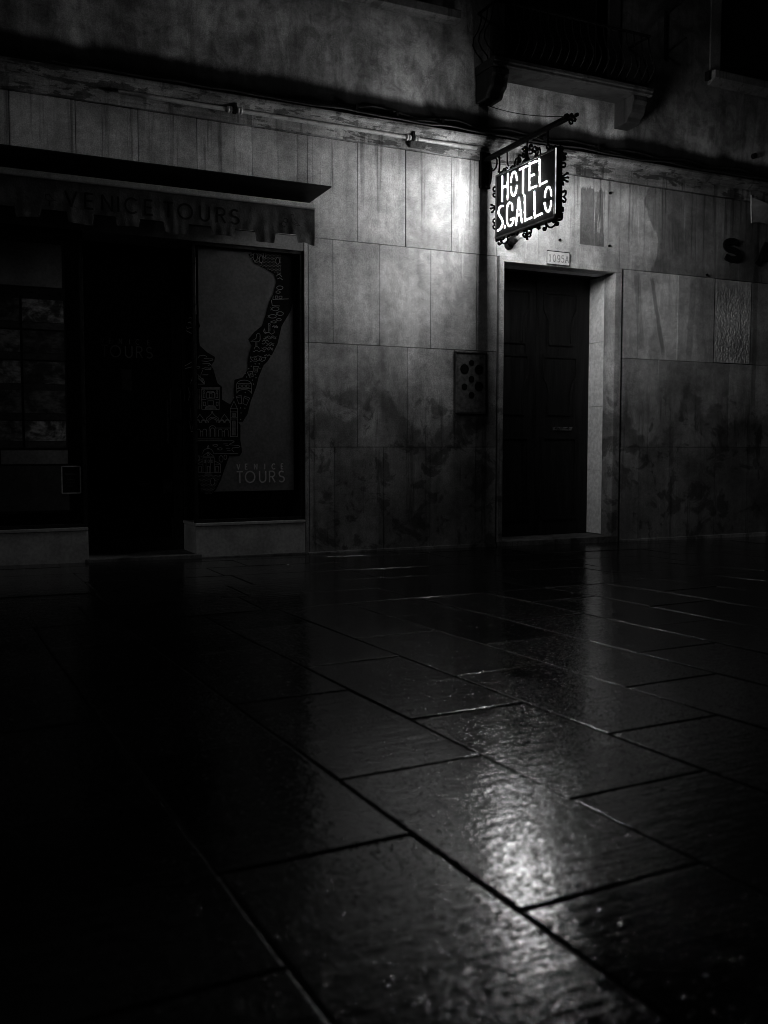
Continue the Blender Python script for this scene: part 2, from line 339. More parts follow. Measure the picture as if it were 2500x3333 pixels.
SIGN_SCROLLS = (((-.286,3.477),(-.306,3.485),(-.331,3.479),(-.335,3.489),(-.346,3.5),(-.371,3.497),(-.387,3.483),(-.376,3.477)),((-.473,3.478),(-.477,3.489),(-.494,3.489),(-.512,3.481)),((-.527,3.479),(-.531,3.51),(-.545,3.535),(-.574,3.538),(-.597,3.527),(-.601,3.509),(-.586,3.504)),((-.575,3.481),(-.58,3.509),(-.59,3.535),(-.59,3.553),(-.605,3.558),(-.62,3.548)),((-.601,3.532),(-.62,3.522),(-.627,3.502),(-.614,3.49),(-.595,3.498)),((-.658,3.593),(-.675,3.598),(-.699,3.587),(-.703,3.569),(-.684,3.568)),((-.664,3.551),(-.654,3.536),(-.664,3.52),(-.689,3.515),(-.695,3.528)),((-.694,3.6),(-.705,3.562),(-.695,3.531)),((-.759,3.571),(-.763,3.591),(-.779,3.6),(-.797,3.592),(-.795,3.581)),((-.759,3.554),(-.786,3.552),(-.806,3.535),(-.799,3.517),(-.772,3.523)),((-.808,3.546),(-.82,3.563),(-.846,3.563),(-.867,3.55),(-.867,3.524),(-.854,3.511),(-.837,3.52)),((-.869,3.541),(-.881,3.543),(-.893,3.529),(-.89,3.496),(-.88,3.481)),((-.893,3.531),(-.909,3.536),(-.923,3.515),(-.932,3.473)),((-.855,3.482),(-.86,3.504),(-.847,3.524)),((-1.047,3.475),(-1.062,3.494),(-1.054,3.52),(-1.036,3.531),(-1.019,3.519),(-1.018,3.503),(-1.035,3.495)),((-1.078,3.484),(-1.089,3.493),(-1.104,3.49),(-1.116,3.478)),((-1.105,3.476),(-1.124,3.488),(-1.142,3.488),(-1.162,3.472)),((-1.162,3.472),(-1.173,3.471),(-1.186,3.454)),((-1.186,3.492),(-1.203,3.488),(-1.214,3.474),(-1.211,3.458),(-1.194,3.463)),((-1.213,3.458),(-1.237,3.454),(-1.252,3.439),(-1.249,3.421),(-1.238,3.415)),((-1.247,3.399),(-1.29,3.383)),((-1.249,3.383),(-1.275,3.374),(-1.29,3.355),(-1.285,3.335),(-1.259,3.338)),((-1.259,3.371),(-1.268,3.356)),((-1.249,3.317),(-1.273,3.315),(-1.29,3.299),(-1.283,3.279),(-1.257,3.283)),((-1.246,3.209),(-1.317,3.218)),((-1.247,3.198),(-1.325,3.181)),((-1.247,3.188),(-1.317,3.151)),((-1.243,3.172),(-1.263,3.15),(-1.256,3.141)),((-1.265,3.079),(-1.281,3.086),(-1.3,3.076),(-1.3,3.054),(-1.282,3.042),(-1.255,3.043),(-1.283,3.028),(-1.301,3.008),(-1.293,2.99),(-1.269,2.993),(-1.259,3.006)),((-1.255,2.95),(-1.266,2.931),(-1.257,2.922)),((-1.248,2.902),(-1.256,2.873),(-1.245,2.856),(-1.212,2.857),(-1.185,2.861)),((-1.178,2.884),(-1.145,2.875),(-1.121,2.879),(-1.113,2.868),(-1.129,2.854),(-1.142,2.858)),((-1.155,2.869),(-1.167,2.847),(-1.203,2.837),(-1.199,2.821),(-1.18,2.825)),((-1.165,2.848),(-1.146,2.827),(-1.108,2.819),(-1.066,2.829),(-1.038,2.85),(-1.024,2.877),(-1.032,2.889),(-1.065,2.884),(-1.069,2.875)),((-1.024,2.86),(-1.027,2.831),(-1.013,2.814),(-.988,2.819),(-.98,2.834),(-.995,2.836)),((-.901,2.879),(-.93,2.862),(-.932,2.845),(-.912,2.843),(-.9,2.857)),((-.881,2.889),(-.861,2.87),(-.851,2.875)),((-.841,2.88),(-.82,2.876),(-.81,2.863),(-.779,2.875)),((-.78,2.87),(-.804,2.853),(-.801,2.834),(-.776,2.841)),((-.732,2.879),(-.738,2.791)),((-.718,2.841),(-.686,2.853),(-.67,2.841),(-.685,2.822),(-.712,2.822)),((-.754,2.834),(-.786,2.831),(-.795,2.812),(-.772,2.807)),((-.708,2.814),(-.725,2.803),(-.712,2.819)),((-.654,2.886),(-.675,2.89),(-.697,2.869)),((-.569,2.891),(-.601,2.87),(-.58,2.862)),((-.526,2.879),(-.504,2.871),(-.482,2.881)),((-.438,2.878),(-.422,2.872),(-.428,2.838),(-.395,2.82),(-.35,2.825),(-.323,2.846),(-.327,2.863),(-.356,2.864),(-.367,2.874),(-.351,2.883)),((-.316,2.853),(-.316,2.832),(-.293,2.825),(-.266,2.835),(-.27,2.844)),((-.258,2.87),(-.231,2.868),(-.224,2.883),(-.244,2.888)),((-.223,2.902),(-.258,2.883),(-.304,2.868)),((-.205,3.37),(-.176,3.374),(-.168,3.354),(-.192,3.336)),((-.206,3.281),(-.177,3.29),(-.167,3.315),(-.192,3.315)),((-.202,3.194),(-.143,3.222)),((-.202,3.184),(-.132,3.19)),((-.206,3.174),(-.156,3.151)),((-.209,3.076),(-.177,3.08),(-.17,3.059),(-.196,3.045)),((-.211,2.987),(-.18,2.996),(-.173,3.019),(-.199,3.022)),((-.172,3.64),(-.207,3.637),(-.231,3.612),(-.232,3.576),(-.214,3.544),(-.174,3.53),(-.145,3.537),(-.142,3.553)),((-.27,3.626),(-.278,3.558),(-.267,3.494)))
SIGN_HOOKS = (((-.404,3.644),(-.406,3.537),(-.424,3.508),(-.411,3.488),(-.386,3.506)),((-.723,3.638),(-.724,3.546)),((-1.036,3.573),(-1.037,3.528)))
SIGN_SPIKE = ((-.723,3.592),(-.726,3.465))
FINIAL = (((-1.315,3.659),(-1.431,3.658)),((-1.264,3.687),(-1.278,3.702),(-1.305,3.699),(-1.328,3.679),(-1.333,3.661)),((-1.333,3.667),(-1.352,3.682),(-1.368,3.684),(-1.378,3.669),(-1.365,3.652)),((-1.342,3.648),(-1.334,3.629),(-1.352,3.607),(-1.377,3.603),(-1.379,3.621),(-1.36,3.645)),((-1.365,3.652),(-1.405,3.64),(-1.423,3.621),(-1.413,3.611),(-1.392,3.622)))
BAND_RIGHT = ((2.589,2.598),(2.639,2.629),(2.74,2.652),(3.017,2.656),(3.039,2.555),(3.03,2.347),(2.969,2.137),(2.887,2.008),(2.849,1.855),(2.805,1.77),(2.753,1.693),(2.717,1.659),(2.672,1.555),(2.65,1.472),(2.599,1.347),(2.569,1.237),(2.525,1.168),(2.44,1.167),(2.414,1.316),(2.45,1.371),(2.447,1.426),(2.455,1.527),(2.529,1.55),(2.573,1.62),(2.573,1.679),(2.588,1.761),(2.61,1.823),(2.582,1.876),(2.633,1.94),(2.705,1.998),(2.742,2.103),(2.772,2.207),(2.809,2.277),(2.839,2.388),(2.818,2.448),(2.738,2.489),(2.638,2.528))
BAND_LEFT = ((2.141,2.027),(2.162,1.969),(2.138,1.921),(2.157,1.803),(2.217,1.752),(2.286,1.715),(2.278,1.668),(2.278,1.676),(2.25,1.642),(2.271,1.609),(2.304,1.496),(2.345,1.464),(2.344,1.356),(2.414,1.316),(2.483,1.168),(2.504,1.141),(2.502,1.004),(2.509,0.976),(2.516,0.908),(2.494,0.874),(2.402,0.874),(2.365,0.779),(2.322,0.663),(2.279,0.582),(2.216,0.536),(2.175,0.564),(2.145,0.625),(2.123,0.693))
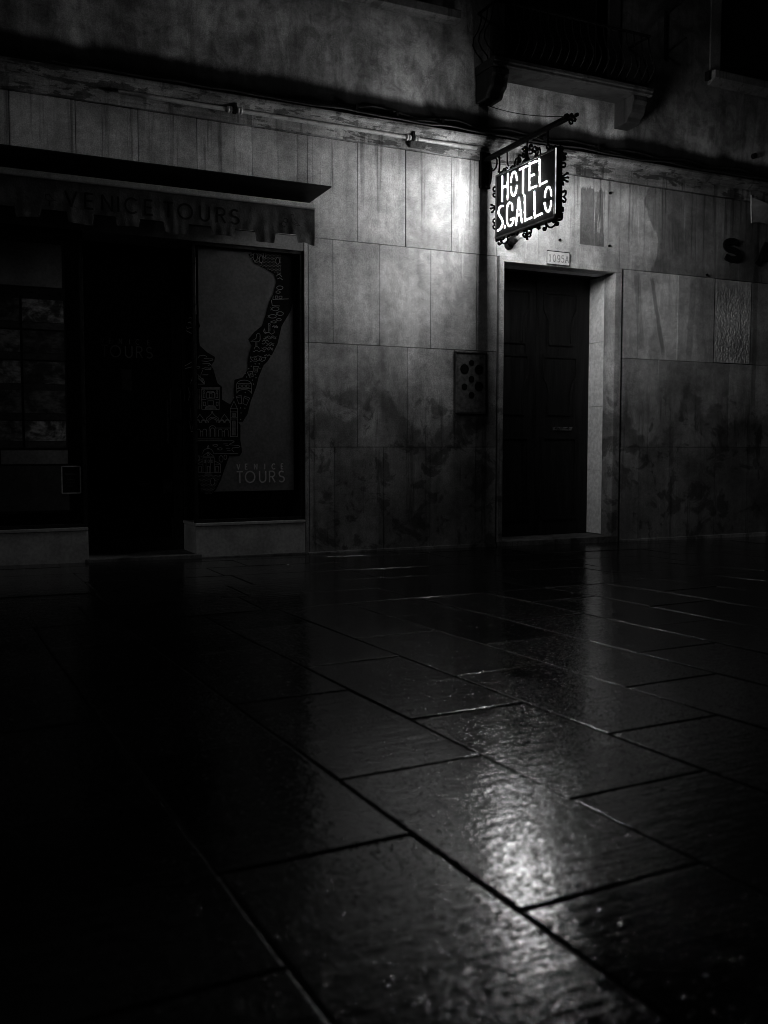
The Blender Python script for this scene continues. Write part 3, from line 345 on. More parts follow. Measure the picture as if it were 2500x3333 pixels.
ART = (((2.164,1.452),(2.324,1.456)),((2.166,1.444),(2.323,1.448)),((2.169,1.439),(2.319,1.443),(2.317,1.271),(2.167,1.268),(2.169,1.439)),((2.21,1.413),(2.277,1.415),(2.276,1.368),(2.209,1.366),(2.21,1.413)),((2.206,1.358),(2.28,1.36)),((2.219,1.343),(2.266,1.344),(2.266,1.303),(2.219,1.303),(2.219,1.343)),((2.18,1.406),(2.195,1.406),(2.195,1.369),(2.18,1.369),(2.18,1.406)),((2.29,1.408),(2.306,1.409),(2.306,1.372),(2.29,1.371),(2.29,1.408)),((2.179,1.331),(2.197,1.331),(2.197,1.302),(2.179,1.302),(2.179,1.331)),((2.291,1.333),(2.308,1.333),(2.307,1.304),(2.291,1.304),(2.291,1.333)),((2.195,1.421),(2.194,1.425),(2.19,1.428),(2.186,1.427),(2.182,1.425),(2.18,1.42),(2.182,1.416),(2.185,1.413),(2.19,1.414),(2.194,1.416),(2.195,1.421)),((2.306,1.423),(2.305,1.428),(2.301,1.43),(2.296,1.43),(2.292,1.427),(2.291,1.423),(2.292,1.419),(2.296,1.416),(2.301,1.416),(2.304,1.419),(2.306,1.423)),((2.232,1.403),(2.256,1.404),(2.255,1.37),(2.232,1.37),(2.232,1.403)),((2.212,1.413),(2.22,1.423),(2.231,1.419),(2.242,1.425),(2.253,1.419),(2.266,1.425),(2.275,1.415)),((2.206,1.302),(2.191,1.268)),((2.277,1.304),(2.296,1.27)),((2.203,1.294),(2.281,1.295)),((2.198,1.284),(2.286,1.286)),((2.194,1.276),(2.292,1.278)),((2.168,1.353),(2.204,1.354)),((2.28,1.356),(2.318,1.356)),((2.098,1.153),(2.413,1.157),(2.412,1.041),(2.096,1.04),(2.098,1.153)),((2.097,1.147),(2.413,1.151)),((2.097,1.111),(2.227,1.112)),((2.286,1.113),(2.413,1.114)),((2.1,1.155),(2.101,1.164),(2.105,1.173),(2.11,1.179),(2.117,1.184),(2.125,1.185),(2.132,1.184),(2.139,1.18),(2.144,1.173),(2.148,1.165),(2.149,1.156)),((2.106,1.155),(2.107,1.162),(2.109,1.168),(2.114,1.173),(2.119,1.177),(2.124,1.178),(2.13,1.177),(2.135,1.174),(2.139,1.169),(2.142,1.163),(2.143,1.156)),((2.156,1.156),(2.157,1.164),(2.16,1.172),(2.166,1.178),(2.172,1.182),(2.179,1.183),(2.187,1.182),(2.193,1.178),(2.198,1.172),(2.201,1.165),(2.202,1.157)),((2.161,1.156),(2.162,1.162),(2.165,1.168),(2.169,1.172),(2.174,1.175),(2.179,1.176),(2.185,1.175),(2.189,1.173),(2.193,1.168),(2.196,1.163),(2.197,1.156)),((2.209,1.157),(2.211,1.171),(2.218,1.184),(2.23,1.195),(2.243,1.202),(2.259,1.204),(2.274,1.202),(2.288,1.196),(2.299,1.185),(2.306,1.172),(2.308,1.158)),((2.221,1.157),(2.223,1.168),(2.228,1.178),(2.237,1.185),(2.247,1.191),(2.259,1.193),(2.27,1.191),(2.281,1.186),(2.289,1.178),(2.294,1.168),(2.296,1.158)),((2.315,1.158),(2.316,1.166),(2.319,1.174),(2.325,1.18),(2.331,1.184),(2.339,1.185),(2.346,1.184),(2.353,1.18),(2.358,1.174),(2.361,1.167),(2.362,1.158)),((2.321,1.158),(2.321,1.164),(2.324,1.17),(2.328,1.174),(2.333,1.177),(2.339,1.178),(2.344,1.177),(2.349,1.175),(2.353,1.17),(2.355,1.164),(2.356,1.158)),((2.362,1.158),(2.363,1.168),(2.367,1.176),(2.373,1.183),(2.38,1.187),(2.388,1.188),(2.395,1.187),(2.402,1.183),(2.408,1.176),(2.412,1.168),(2.413,1.159)),((2.368,1.158),(2.369,1.165),(2.372,1.172),(2.376,1.177),(2.382,1.18),(2.388,1.181),(2.393,1.18),(2.399,1.177),(2.403,1.172),(2.405,1.166),(2.406,1.159)),((2.203,1.171),(2.207,1.198),(2.231,1.215),(2.256,1.243),(2.28,1.216),(2.307,1.2),(2.313,1.173)),((2.121,1.19),(2.149,1.228),(2.177,1.191)),((2.334,1.193),(2.362,1.231),(2.391,1.194)),((2.261,1.247),(2.26,1.251),(2.258,1.254),(2.254,1.254),(2.252,1.251),(2.25,1.247),(2.251,1.243),(2.254,1.241),(2.258,1.241),(2.26,1.243),(2.261,1.247)),((2.118,1.04),(2.118,1.087),(2.118,1.087),(2.119,1.092),(2.122,1.096),(2.125,1.1),(2.13,1.102),(2.135,1.103),(2.14,1.102),(2.145,1.1),(2.148,1.096),(2.151,1.092),(2.151,1.087),(2.151,1.04)),((2.171,1.04),(2.172,1.087),(2.172,1.087),(2.173,1.092),(2.175,1.097),(2.179,1.1),(2.184,1.102),(2.189,1.103),(2.194,1.103),(2.198,1.1),(2.202,1.097),(2.204,1.092),(2.205,1.087),(2.204,1.04)),((2.306,1.041),(2.307,1.088),(2.307,1.088),(2.308,1.093),(2.31,1.098),(2.314,1.101),(2.319,1.104),(2.324,1.104),(2.329,1.104),(2.334,1.101),(2.337,1.098),(2.34,1.093),(2.34,1.088),(2.34,1.041)),((2.36,1.041),(2.361,1.088),(2.361,1.088),(2.361,1.093),(2.364,1.098),(2.368,1.102),(2.372,1.104),(2.378,1.105),(2.383,1.104),(2.387,1.102),(2.391,1.098),(2.393,1.094),(2.394,1.089),(2.394,1.041)),((2.226,1.04),(2.227,1.104),(2.227,1.104),(2.228,1.113),(2.232,1.121),(2.239,1.127),(2.247,1.131),(2.257,1.133),(2.266,1.132),(2.274,1.128),(2.281,1.121),(2.285,1.113),(2.286,1.105),(2.285,1.04)),((2.237,1.04),(2.238,1.098),(2.238,1.098),(2.239,1.103),(2.242,1.107),(2.246,1.111),(2.251,1.113),(2.256,1.114),(2.262,1.113),(2.267,1.111),(2.271,1.107),(2.273,1.103),(2.274,1.098),(2.274,1.04)),((2.097,1.083),(2.12,1.083)),((2.154,1.084),(2.171,1.084)),((2.344,1.085),(2.362,1.085)),((2.416,1.283),(2.478,1.284),(2.476,1.041),(2.413,1.041),(2.416,1.283)),((2.419,1.286),(2.448,1.344),(2.475,1.287)),((2.416,1.252),(2.478,1.253)),((2.415,1.202),(2.477,1.203)),((2.415,1.191),(2.477,1.192)),((2.431,1.237),(2.444,1.237),(2.444,1.214),(2.431,1.213),(2.431,1.237)),((2.449,1.237),(2.462,1.237),(2.462,1.214),(2.449,1.214),(2.449,1.237)),((2.432,1.177),(2.43,1.051)),((2.44,1.178),(2.439,1.051)),((2.449,1.178),(2.447,1.051)),((2.457,1.178),(2.456,1.052)),((2.127,1.02),(2.34,1.02)),((2.127,1.004),(2.438,1.005),(2.447,0.996),(2.424,0.985),(2.403,0.976),(2.41,0.97),(2.488,0.963),(2.498,0.956),(2.487,0.948),(2.431,0.944),(2.424,0.932),(2.43,0.92),(2.444,0.909)),((2.269,0.895),(2.48,0.896)),((2.35,0.978),(2.389,0.978)),((2.368,0.963),(2.396,0.963)),((2.374,0.941),(2.41,0.941)),((2.381,0.92),(2.413,0.92)),((2.256,0.972),(2.262,0.966),(2.262,0.966),(2.263,0.968),(2.266,0.971),(2.27,0.973),(2.275,0.974),(2.28,0.974),(2.286,0.974),(2.291,0.973),(2.295,0.971),(2.298,0.969),(2.298,0.966),(2.298,0.966),(2.297,0.963),(2.295,0.961),(2.291,0.959),(2.286,0.958),(2.28,0.958),(2.275,0.958),(2.27,0.959),(2.266,0.961),(2.263,0.963),(2.262,0.966),(2.256,0.96)),((2.297,0.942),(2.304,0.935),(2.304,0.935),(2.304,0.938),(2.307,0.941),(2.311,0.943),(2.316,0.945),(2.322,0.945),(2.327,0.945),(2.332,0.943),(2.336,0.941),(2.339,0.938),(2.34,0.935),(2.34,0.935),(2.339,0.933),(2.336,0.93),(2.332,0.928),(2.327,0.926),(2.322,0.926),(2.316,0.926),(2.311,0.928),(2.307,0.93),(2.304,0.933),(2.304,0.935),(2.297,0.929)),((2.168,0.895),(2.171,0.909),(2.177,0.921),(2.188,0.931),(2.201,0.937),(2.215,0.94),(2.23,0.937),(2.243,0.931),(2.253,0.921),(2.26,0.909),(2.262,0.895)),((2.165,0.868),(2.269,0.868)),((2.169,0.875),(2.216,0.909),(2.263,0.875)),((2.226,0.887),(2.224,0.892),(2.219,0.896),(2.213,0.896),(2.208,0.893),(2.207,0.887),(2.208,0.881),(2.213,0.878),(2.219,0.878),(2.224,0.881),(2.226,0.887)),((2.211,0.936),(2.212,0.956),(2.217,0.964),(2.223,0.956),(2.222,0.936)),((2.17,0.86),(2.269,0.86),(2.267,0.732),(2.169,0.733),(2.17,0.86)),((2.124,0.808),(2.17,0.834)),((2.268,0.834),(2.324,0.806)),((2.124,0.806),(2.17,0.806),(2.169,0.733),(2.123,0.734),(2.124,0.806)),((2.268,0.805),(2.322,0.805),(2.321,0.731),(2.267,0.732),(2.268,0.805)),((2.133,0.788),(2.157,0.787),(2.156,0.74),(2.132,0.74),(2.133,0.788)),((2.28,0.786),(2.304,0.786),(2.303,0.738),(2.28,0.739),(2.28,0.786)),((2.181,0.841),(2.192,0.841),(2.192,0.821),(2.181,0.821),(2.181,0.841)),((2.213,0.841),(2.225,0.841),(2.225,0.821),(2.213,0.821),(2.213,0.841)),((2.243,0.841),(2.256,0.841),(2.256,0.82),(2.243,0.82),(2.243,0.841)),((2.207,0.787),(2.226,0.787),(2.225,0.733),(2.206,0.733),(2.207,0.787)),((2.187,0.723),(2.243,0.722)),((2.18,0.714),(2.249,0.713)),((2.197,0.86),(2.195,0.733)),((2.235,0.86),(2.234,0.732)),((2.324,0.806),(2.323,0.731)),((2.141,0.858),(2.139,0.869),(2.133,0.877),(2.126,0.877),(2.119,0.87),(2.117,0.858),(2.119,0.846),(2.125,0.838),(2.133,0.838),(2.139,0.846),(2.141,0.858)),((2.347,0.85),(2.343,0.867),(2.334,0.877),(2.323,0.877),(2.314,0.867),(2.31,0.85),(2.314,0.833),(2.322,0.823),(2.334,0.823),(2.343,0.833),(2.347,0.85)),((2.379,0.863),(2.377,0.875),(2.371,0.883),(2.363,0.883),(2.356,0.875),(2.354,0.863),(2.356,0.851),(2.362,0.844),(2.37,0.844),(2.377,0.851),(2.379,0.863)),((2.272,0.657),(2.268,0.676),(2.259,0.687),(2.247,0.687),(2.237,0.676),(2.233,0.658),(2.236,0.639),(2.246,0.628),(2.258,0.628),(2.268,0.639),(2.272,0.657)),((2.474,1.409),(2.473,1.491),(2.474,1.491),(2.477,1.501),(2.487,1.511),(2.501,1.519),(2.519,1.524),(2.54,1.527),(2.56,1.526),(2.578,1.521),(2.593,1.514),(2.602,1.505),(2.605,1.495),(2.605,1.412)),((2.473,1.494),(2.606,1.498)),((2.473,1.453),(2.605,1.457)),((2.477,1.418),(2.483,1.427),(2.492,1.435),(2.506,1.441),(2.522,1.445),(2.539,1.447),(2.556,1.446),(2.572,1.443),(2.585,1.437),(2.595,1.43),(2.6,1.421)),((2.492,1.484),(2.514,1.484),(2.514,1.464),(2.491,1.463),(2.492,1.484)),((2.527,1.485),(2.55,1.485),(2.55,1.465),(2.527,1.464),(2.527,1.485)),((2.561,1.486),(2.584,1.486),(2.584,1.466),(2.561,1.465),(2.561,1.486)),((2.467,1.385),(2.513,1.397),(2.516,1.325),(2.491,1.322),(2.467,1.385)),((2.539,1.39),(2.588,1.374),(2.559,1.312),(2.527,1.327),(2.539,1.39)),((2.474,1.375),(2.513,1.383)),((2.539,1.377),(2.577,1.357)),((2.569,1.596),(2.615,1.604),(2.624,1.563),(2.59,1.552),(2.569,1.596)),((2.623,1.645),(2.67,1.647),(2.658,1.599),(2.63,1.6),(2.623,1.645)),((2.583,1.586),(2.59,1.562)),((2.597,1.59),(2.602,1.566)),((2.61,1.59),(2.614,1.57)),((2.637,1.636),(2.64,1.607)),((2.648,1.636),(2.648,1.607)),((2.659,1.636),(2.656,1.607)),((2.597,1.689),(2.607,1.689)),((2.602,1.694),(2.602,1.683)),((2.636,1.67),(2.646,1.67)),((2.641,1.675),(2.641,1.664)),((2.672,1.671),(2.682,1.671)),((2.677,1.677),(2.677,1.666)),((2.6,1.648),(2.61,1.648)),((2.605,1.653),(2.605,1.643)),((2.578,1.627),(2.588,1.627)),((2.583,1.632),(2.583,1.621)),((2.679,1.634),(2.689,1.634)),((2.684,1.639),(2.684,1.628)),((2.546,1.585),(2.556,1.585)),((2.551,1.59),(2.551,1.579)),((2.635,1.577),(2.645,1.578)),((2.64,1.583),(2.64,1.572)),((2.558,1.554),(2.568,1.555)),((2.563,1.56),(2.563,1.549)),((2.642,1.55),(2.652,1.551)),((2.647,1.556),(2.647,1.545)),((2.61,1.529),(2.62,1.529)),((2.615,1.534),(2.615,1.523)),((2.62,1.495),(2.63,1.495)),((2.625,1.501),(2.625,1.49)),((2.544,1.421),(2.554,1.421)),((2.549,1.427),(2.549,1.416)),((2.441,1.375),(2.451,1.375)),((2.446,1.38),(2.446,1.369)),((2.5,1.287),(2.51,1.288)),((2.505,1.293),(2.505,1.282)),((2.539,1.286),(2.549,1.286)),((2.544,1.292),(2.544,1.281)),((2.505,1.244),(2.515,1.245)),((2.51,1.25),(2.51,1.239)),((2.501,1.188),(2.511,1.189)),((2.506,1.194),(2.506,1.183)),((2.597,1.728),(2.617,1.725),(2.649,1.733),(2.667,1.74),(2.688,1.734),(2.721,1.724),(2.74,1.73),(2.728,1.704),(2.703,1.693),(2.674,1.704),(2.652,1.692),(2.623,1.693),(2.606,1.706),(2.597,1.728)),((2.655,1.714),(2.653,1.72),(2.647,1.723),(2.64,1.722),(2.634,1.719),(2.632,1.713),(2.634,1.708),(2.64,1.704),(2.647,1.705),(2.653,1.708),(2.655,1.714)),((2.701,1.714),(2.699,1.72),(2.693,1.723),(2.686,1.723),(2.68,1.719),(2.678,1.714),(2.68,1.708),(2.686,1.705),(2.693,1.705),(2.699,1.709),(2.701,1.714)),((2.136,1.697),(2.152,1.718),(2.183,1.725),(2.207,1.72),(2.214,1.71)),((2.189,1.696),(2.265,1.697),(2.268,1.688),(2.216,1.674),(2.169,1.677)),((2.175,1.652),(2.237,1.66),(2.247,1.648),(2.223,1.641)),((2.168,1.609),(2.199,1.62),(2.236,1.618),(2.25,1.622),(2.247,1.608),(2.195,1.606)),((2.119,1.626),(2.124,1.621),(2.124,1.621),(2.125,1.623),(2.127,1.625),(2.131,1.627),(2.135,1.628),(2.139,1.629),(2.144,1.629),(2.148,1.628),(2.151,1.626),(2.154,1.624),(2.154,1.622),(2.154,1.622),(2.153,1.619),(2.151,1.617),(2.148,1.615),(2.144,1.614),(2.139,1.613),(2.134,1.613),(2.13,1.614),(2.127,1.616),(2.125,1.618),(2.124,1.621),(2.119,1.615)),((2.134,1.563),(2.192,1.506),(2.192,1.483),(2.134,1.531)),((2.158,1.54),(2.156,1.545),(2.152,1.549),(2.147,1.548),(2.143,1.545),(2.142,1.539),(2.143,1.534),(2.147,1.531),(2.152,1.531),(2.156,1.534),(2.158,1.54)),((2.183,1.521),(2.181,1.527),(2.176,1.531),(2.171,1.53),(2.166,1.526),(2.164,1.52),(2.166,1.514),(2.17,1.51),(2.176,1.51),(2.181,1.514),(2.183,1.521)),((2.133,1.481),(2.192,1.483)),((2.181,1.603),(2.167,1.579),(2.159,1.552)),((2.174,1.56),(2.225,1.562)),((2.141,1.538),(2.19,1.491)),((2.786,2.161),(2.797,2.15),(2.797,2.15),(2.799,2.155),(2.803,2.16),(2.811,2.164),(2.82,2.167),(2.83,2.169),(2.84,2.168),(2.849,2.167),(2.856,2.164),(2.861,2.159),(2.863,2.154),(2.863,2.154),(2.861,2.149),(2.856,2.144),(2.849,2.14),(2.84,2.137),(2.83,2.136),(2.82,2.136),(2.81,2.138),(2.803,2.141),(2.799,2.145),(2.797,2.15),(2.785,2.138)),((2.834,2.123),(2.844,2.112),(2.844,2.112),(2.846,2.117),(2.85,2.122),(2.856,2.126),(2.864,2.129),(2.873,2.13),(2.883,2.13),(2.891,2.128),(2.897,2.125),(2.901,2.121),(2.903,2.116),(2.903,2.116),(2.901,2.11),(2.897,2.106),(2.89,2.101),(2.882,2.099),(2.873,2.097),(2.864,2.098),(2.856,2.099),(2.85,2.103),(2.845,2.107),(2.844,2.112),(2.834,2.1)),((2.759,2.094),(2.77,2.084),(2.77,2.084),(2.772,2.088),(2.777,2.093),(2.784,2.097),(2.794,2.099),(2.804,2.101),(2.814,2.101),(2.824,2.099),(2.831,2.096),(2.836,2.092),(2.837,2.088),(2.837,2.088),(2.836,2.083),(2.831,2.078),(2.823,2.075),(2.814,2.072),(2.804,2.071),(2.793,2.071),(2.784,2.072),(2.777,2.075),(2.772,2.079),(2.77,2.084),(2.759,2.073)),((2.834,2.066),(2.841,2.059),(2.841,2.059),(2.842,2.062),(2.845,2.065),(2.85,2.068),(2.856,2.07),(2.862,2.071),(2.868,2.07),(2.874,2.069),(2.879,2.067),(2.881,2.065),(2.882,2.061),(2.882,2.061),(2.881,2.058),(2.879,2.055),(2.874,2.053),(2.868,2.051),(2.862,2.05),(2.856,2.05),(2.85,2.051),(2.845,2.053),(2.842,2.056),(2.841,2.059),(2.834,2.052)),((2.785,2.043),(2.792,2.037),(2.792,2.037),(2.794,2.04),(2.797,2.043),(2.802,2.045),(2.808,2.047),(2.814,2.048),(2.821,2.048),(2.827,2.047),(2.832,2.045),(2.835,2.043),(2.836,2.04),(2.836,2.04),(2.835,2.037),(2.832,2.034),(2.827,2.031),(2.821,2.03),(2.814,2.029),(2.807,2.029),(2.801,2.03),(2.797,2.032),(2.793,2.034),(2.792,2.037),(2.785,2.03)),((2.839,2.433),(2.858,2.451),(2.876,2.446),(2.89,2.433)),((2.85,2.41),(2.872,2.422),(2.898,2.406)),((2.901,2.338),(2.895,2.348),(2.881,2.352),(2.862,2.351),(2.848,2.344),(2.842,2.334),(2.848,2.325),(2.862,2.32),(2.88,2.321),(2.895,2.328),(2.901,2.338)),((2.875,2.299),(2.871,2.305),(2.861,2.308),(2.848,2.307),(2.838,2.302),(2.834,2.296),(2.838,2.29),(2.848,2.287),(2.861,2.288),(2.871,2.292),(2.875,2.299)),((2.809,2.264),(2.807,2.231),(2.955,2.246)),((2.829,2.262),(2.851,2.264),(2.851,2.245),(2.829,2.243),(2.829,2.262)),((2.864,2.263),(2.891,2.265),(2.89,2.246),(2.863,2.244),(2.864,2.263)),((2.793,2.225),(2.801,2.178),(2.87,2.179)),((2.782,2.016),(2.78,2.021),(2.775,2.024),(2.769,2.023),(2.764,2.02),(2.762,2.015),(2.764,2.01),(2.769,2.008),(2.775,2.008),(2.78,2.011),(2.782,2.016)),((2.767,2.005),(2.766,1.954)),((2.778,2.006),(2.777,1.954)),((2.727,1.976),(2.719,1.951),(2.734,1.935),(2.766,1.947),(2.792,1.931),(2.817,1.946),(2.814,1.973)),((2.73,1.972),(2.734,1.945),(2.755,1.943)),((2.604,1.86),(2.65,1.887),(2.656,1.921),(2.67,1.935),(2.687,1.926),(2.688,1.882),(2.675,1.86),(2.604,1.86)),((2.648,1.856),(2.648,1.818)),((2.658,1.856),(2.658,1.819)),((2.633,1.794),(2.634,1.801),(2.637,1.808),(2.643,1.814),(2.649,1.818),(2.656,1.819),(2.663,1.818),(2.67,1.815),(2.675,1.81),(2.678,1.803),(2.679,1.796)),((2.73,1.907),(2.738,1.901),(2.747,1.905),(2.756,1.913),(2.765,1.915),(2.774,1.908),(2.782,1.903),(2.791,1.908),(2.8,1.917),(2.809,1.917),(2.818,1.909),(2.826,1.905),(2.835,1.912)),((2.719,1.893),(2.728,1.887),(2.738,1.891),(2.748,1.899),(2.757,1.901),(2.767,1.894),(2.777,1.889),(2.786,1.894),(2.796,1.903),(2.806,1.903),(2.816,1.895),(2.825,1.892),(2.835,1.898)),((2.704,1.872),(2.709,1.866),(2.715,1.869),(2.72,1.878),(2.726,1.879),(2.731,1.872),(2.737,1.867),(2.742,1.872),(2.748,1.88),(2.753,1.88),(2.758,1.872),(2.764,1.868),(2.769,1.874)),((2.704,1.848),(2.713,1.842),(2.723,1.846),(2.732,1.854),(2.741,1.856),(2.751,1.849),(2.76,1.844),(2.769,1.849),(2.779,1.857),(2.788,1.857),(2.798,1.85),(2.807,1.846),(2.816,1.853)),((2.74,1.836),(2.746,1.83),(2.752,1.833),(2.758,1.842),(2.764,1.843),(2.77,1.836),(2.776,1.831),(2.782,1.836),(2.788,1.844),(2.794,1.844),(2.801,1.836),(2.807,1.832),(2.813,1.839)),((2.7,1.81),(2.709,1.804),(2.717,1.808),(2.726,1.816),(2.735,1.818),(2.744,1.811),(2.752,1.806),(2.761,1.811),(2.77,1.819),(2.779,1.819),(2.788,1.811),(2.796,1.808),(2.805,1.814)),((2.718,1.798),(2.725,1.791),(2.732,1.795),(2.74,1.803),(2.747,1.805),(2.754,1.798),(2.761,1.793),(2.769,1.798),(2.776,1.806),(2.783,1.806),(2.79,1.798),(2.798,1.794),(2.805,1.801)),((2.621,1.78),(2.63,1.774),(2.639,1.777),(2.648,1.786),(2.658,1.787),(2.667,1.78),(2.676,1.775),(2.686,1.78),(2.695,1.789),(2.704,1.789),(2.714,1.781),(2.723,1.777),(2.732,1.784)),((2.725,1.747),(2.73,1.74),(2.735,1.743),(2.74,1.752),(2.745,1.753),(2.75,1.746),(2.755,1.741),(2.761,1.746),(2.766,1.754),(2.771,1.754),(2.776,1.746),(2.781,1.742),(2.786,1.748)),((2.799,2.),(2.804,1.994),(2.808,1.997),(2.812,2.005),(2.816,2.007),(2.821,2.),(2.825,1.994),(2.829,1.999),(2.834,2.007),(2.838,2.007),(2.842,1.999),(2.846,1.996),(2.851,2.002)),((2.818,1.994),(2.82,1.988),(2.823,1.991),(2.826,1.999),(2.829,2.001),(2.831,1.993),(2.834,1.988),(2.837,1.993),(2.84,2.001),(2.842,2.001),(2.845,1.993),(2.848,1.989),(2.85,1.995)),((2.67,2.584),(2.666,2.604),(2.656,2.616),(2.644,2.615),(2.634,2.601),(2.63,2.58),(2.633,2.56),(2.643,2.548),(2.656,2.549),(2.666,2.563),(2.67,2.584)),((2.72,2.568),(2.717,2.585),(2.709,2.596),(2.698,2.595),(2.689,2.583),(2.686,2.565),(2.689,2.547),(2.698,2.537),(2.708,2.538),(2.717,2.549),(2.72,2.568)),((2.747,2.606),(2.744,2.619),(2.738,2.626),(2.731,2.626),(2.725,2.617),(2.722,2.604),(2.724,2.592),(2.73,2.584),(2.738,2.585),(2.744,2.593),(2.747,2.606)),((2.872,2.567),(2.868,2.584),(2.859,2.594),(2.848,2.593),(2.839,2.582),(2.835,2.564),(2.839,2.546),(2.848,2.536),(2.859,2.537),(2.868,2.549),(2.872,2.567)),((2.649,2.547),(2.649,2.531)),((2.703,2.536),(2.703,2.524)))
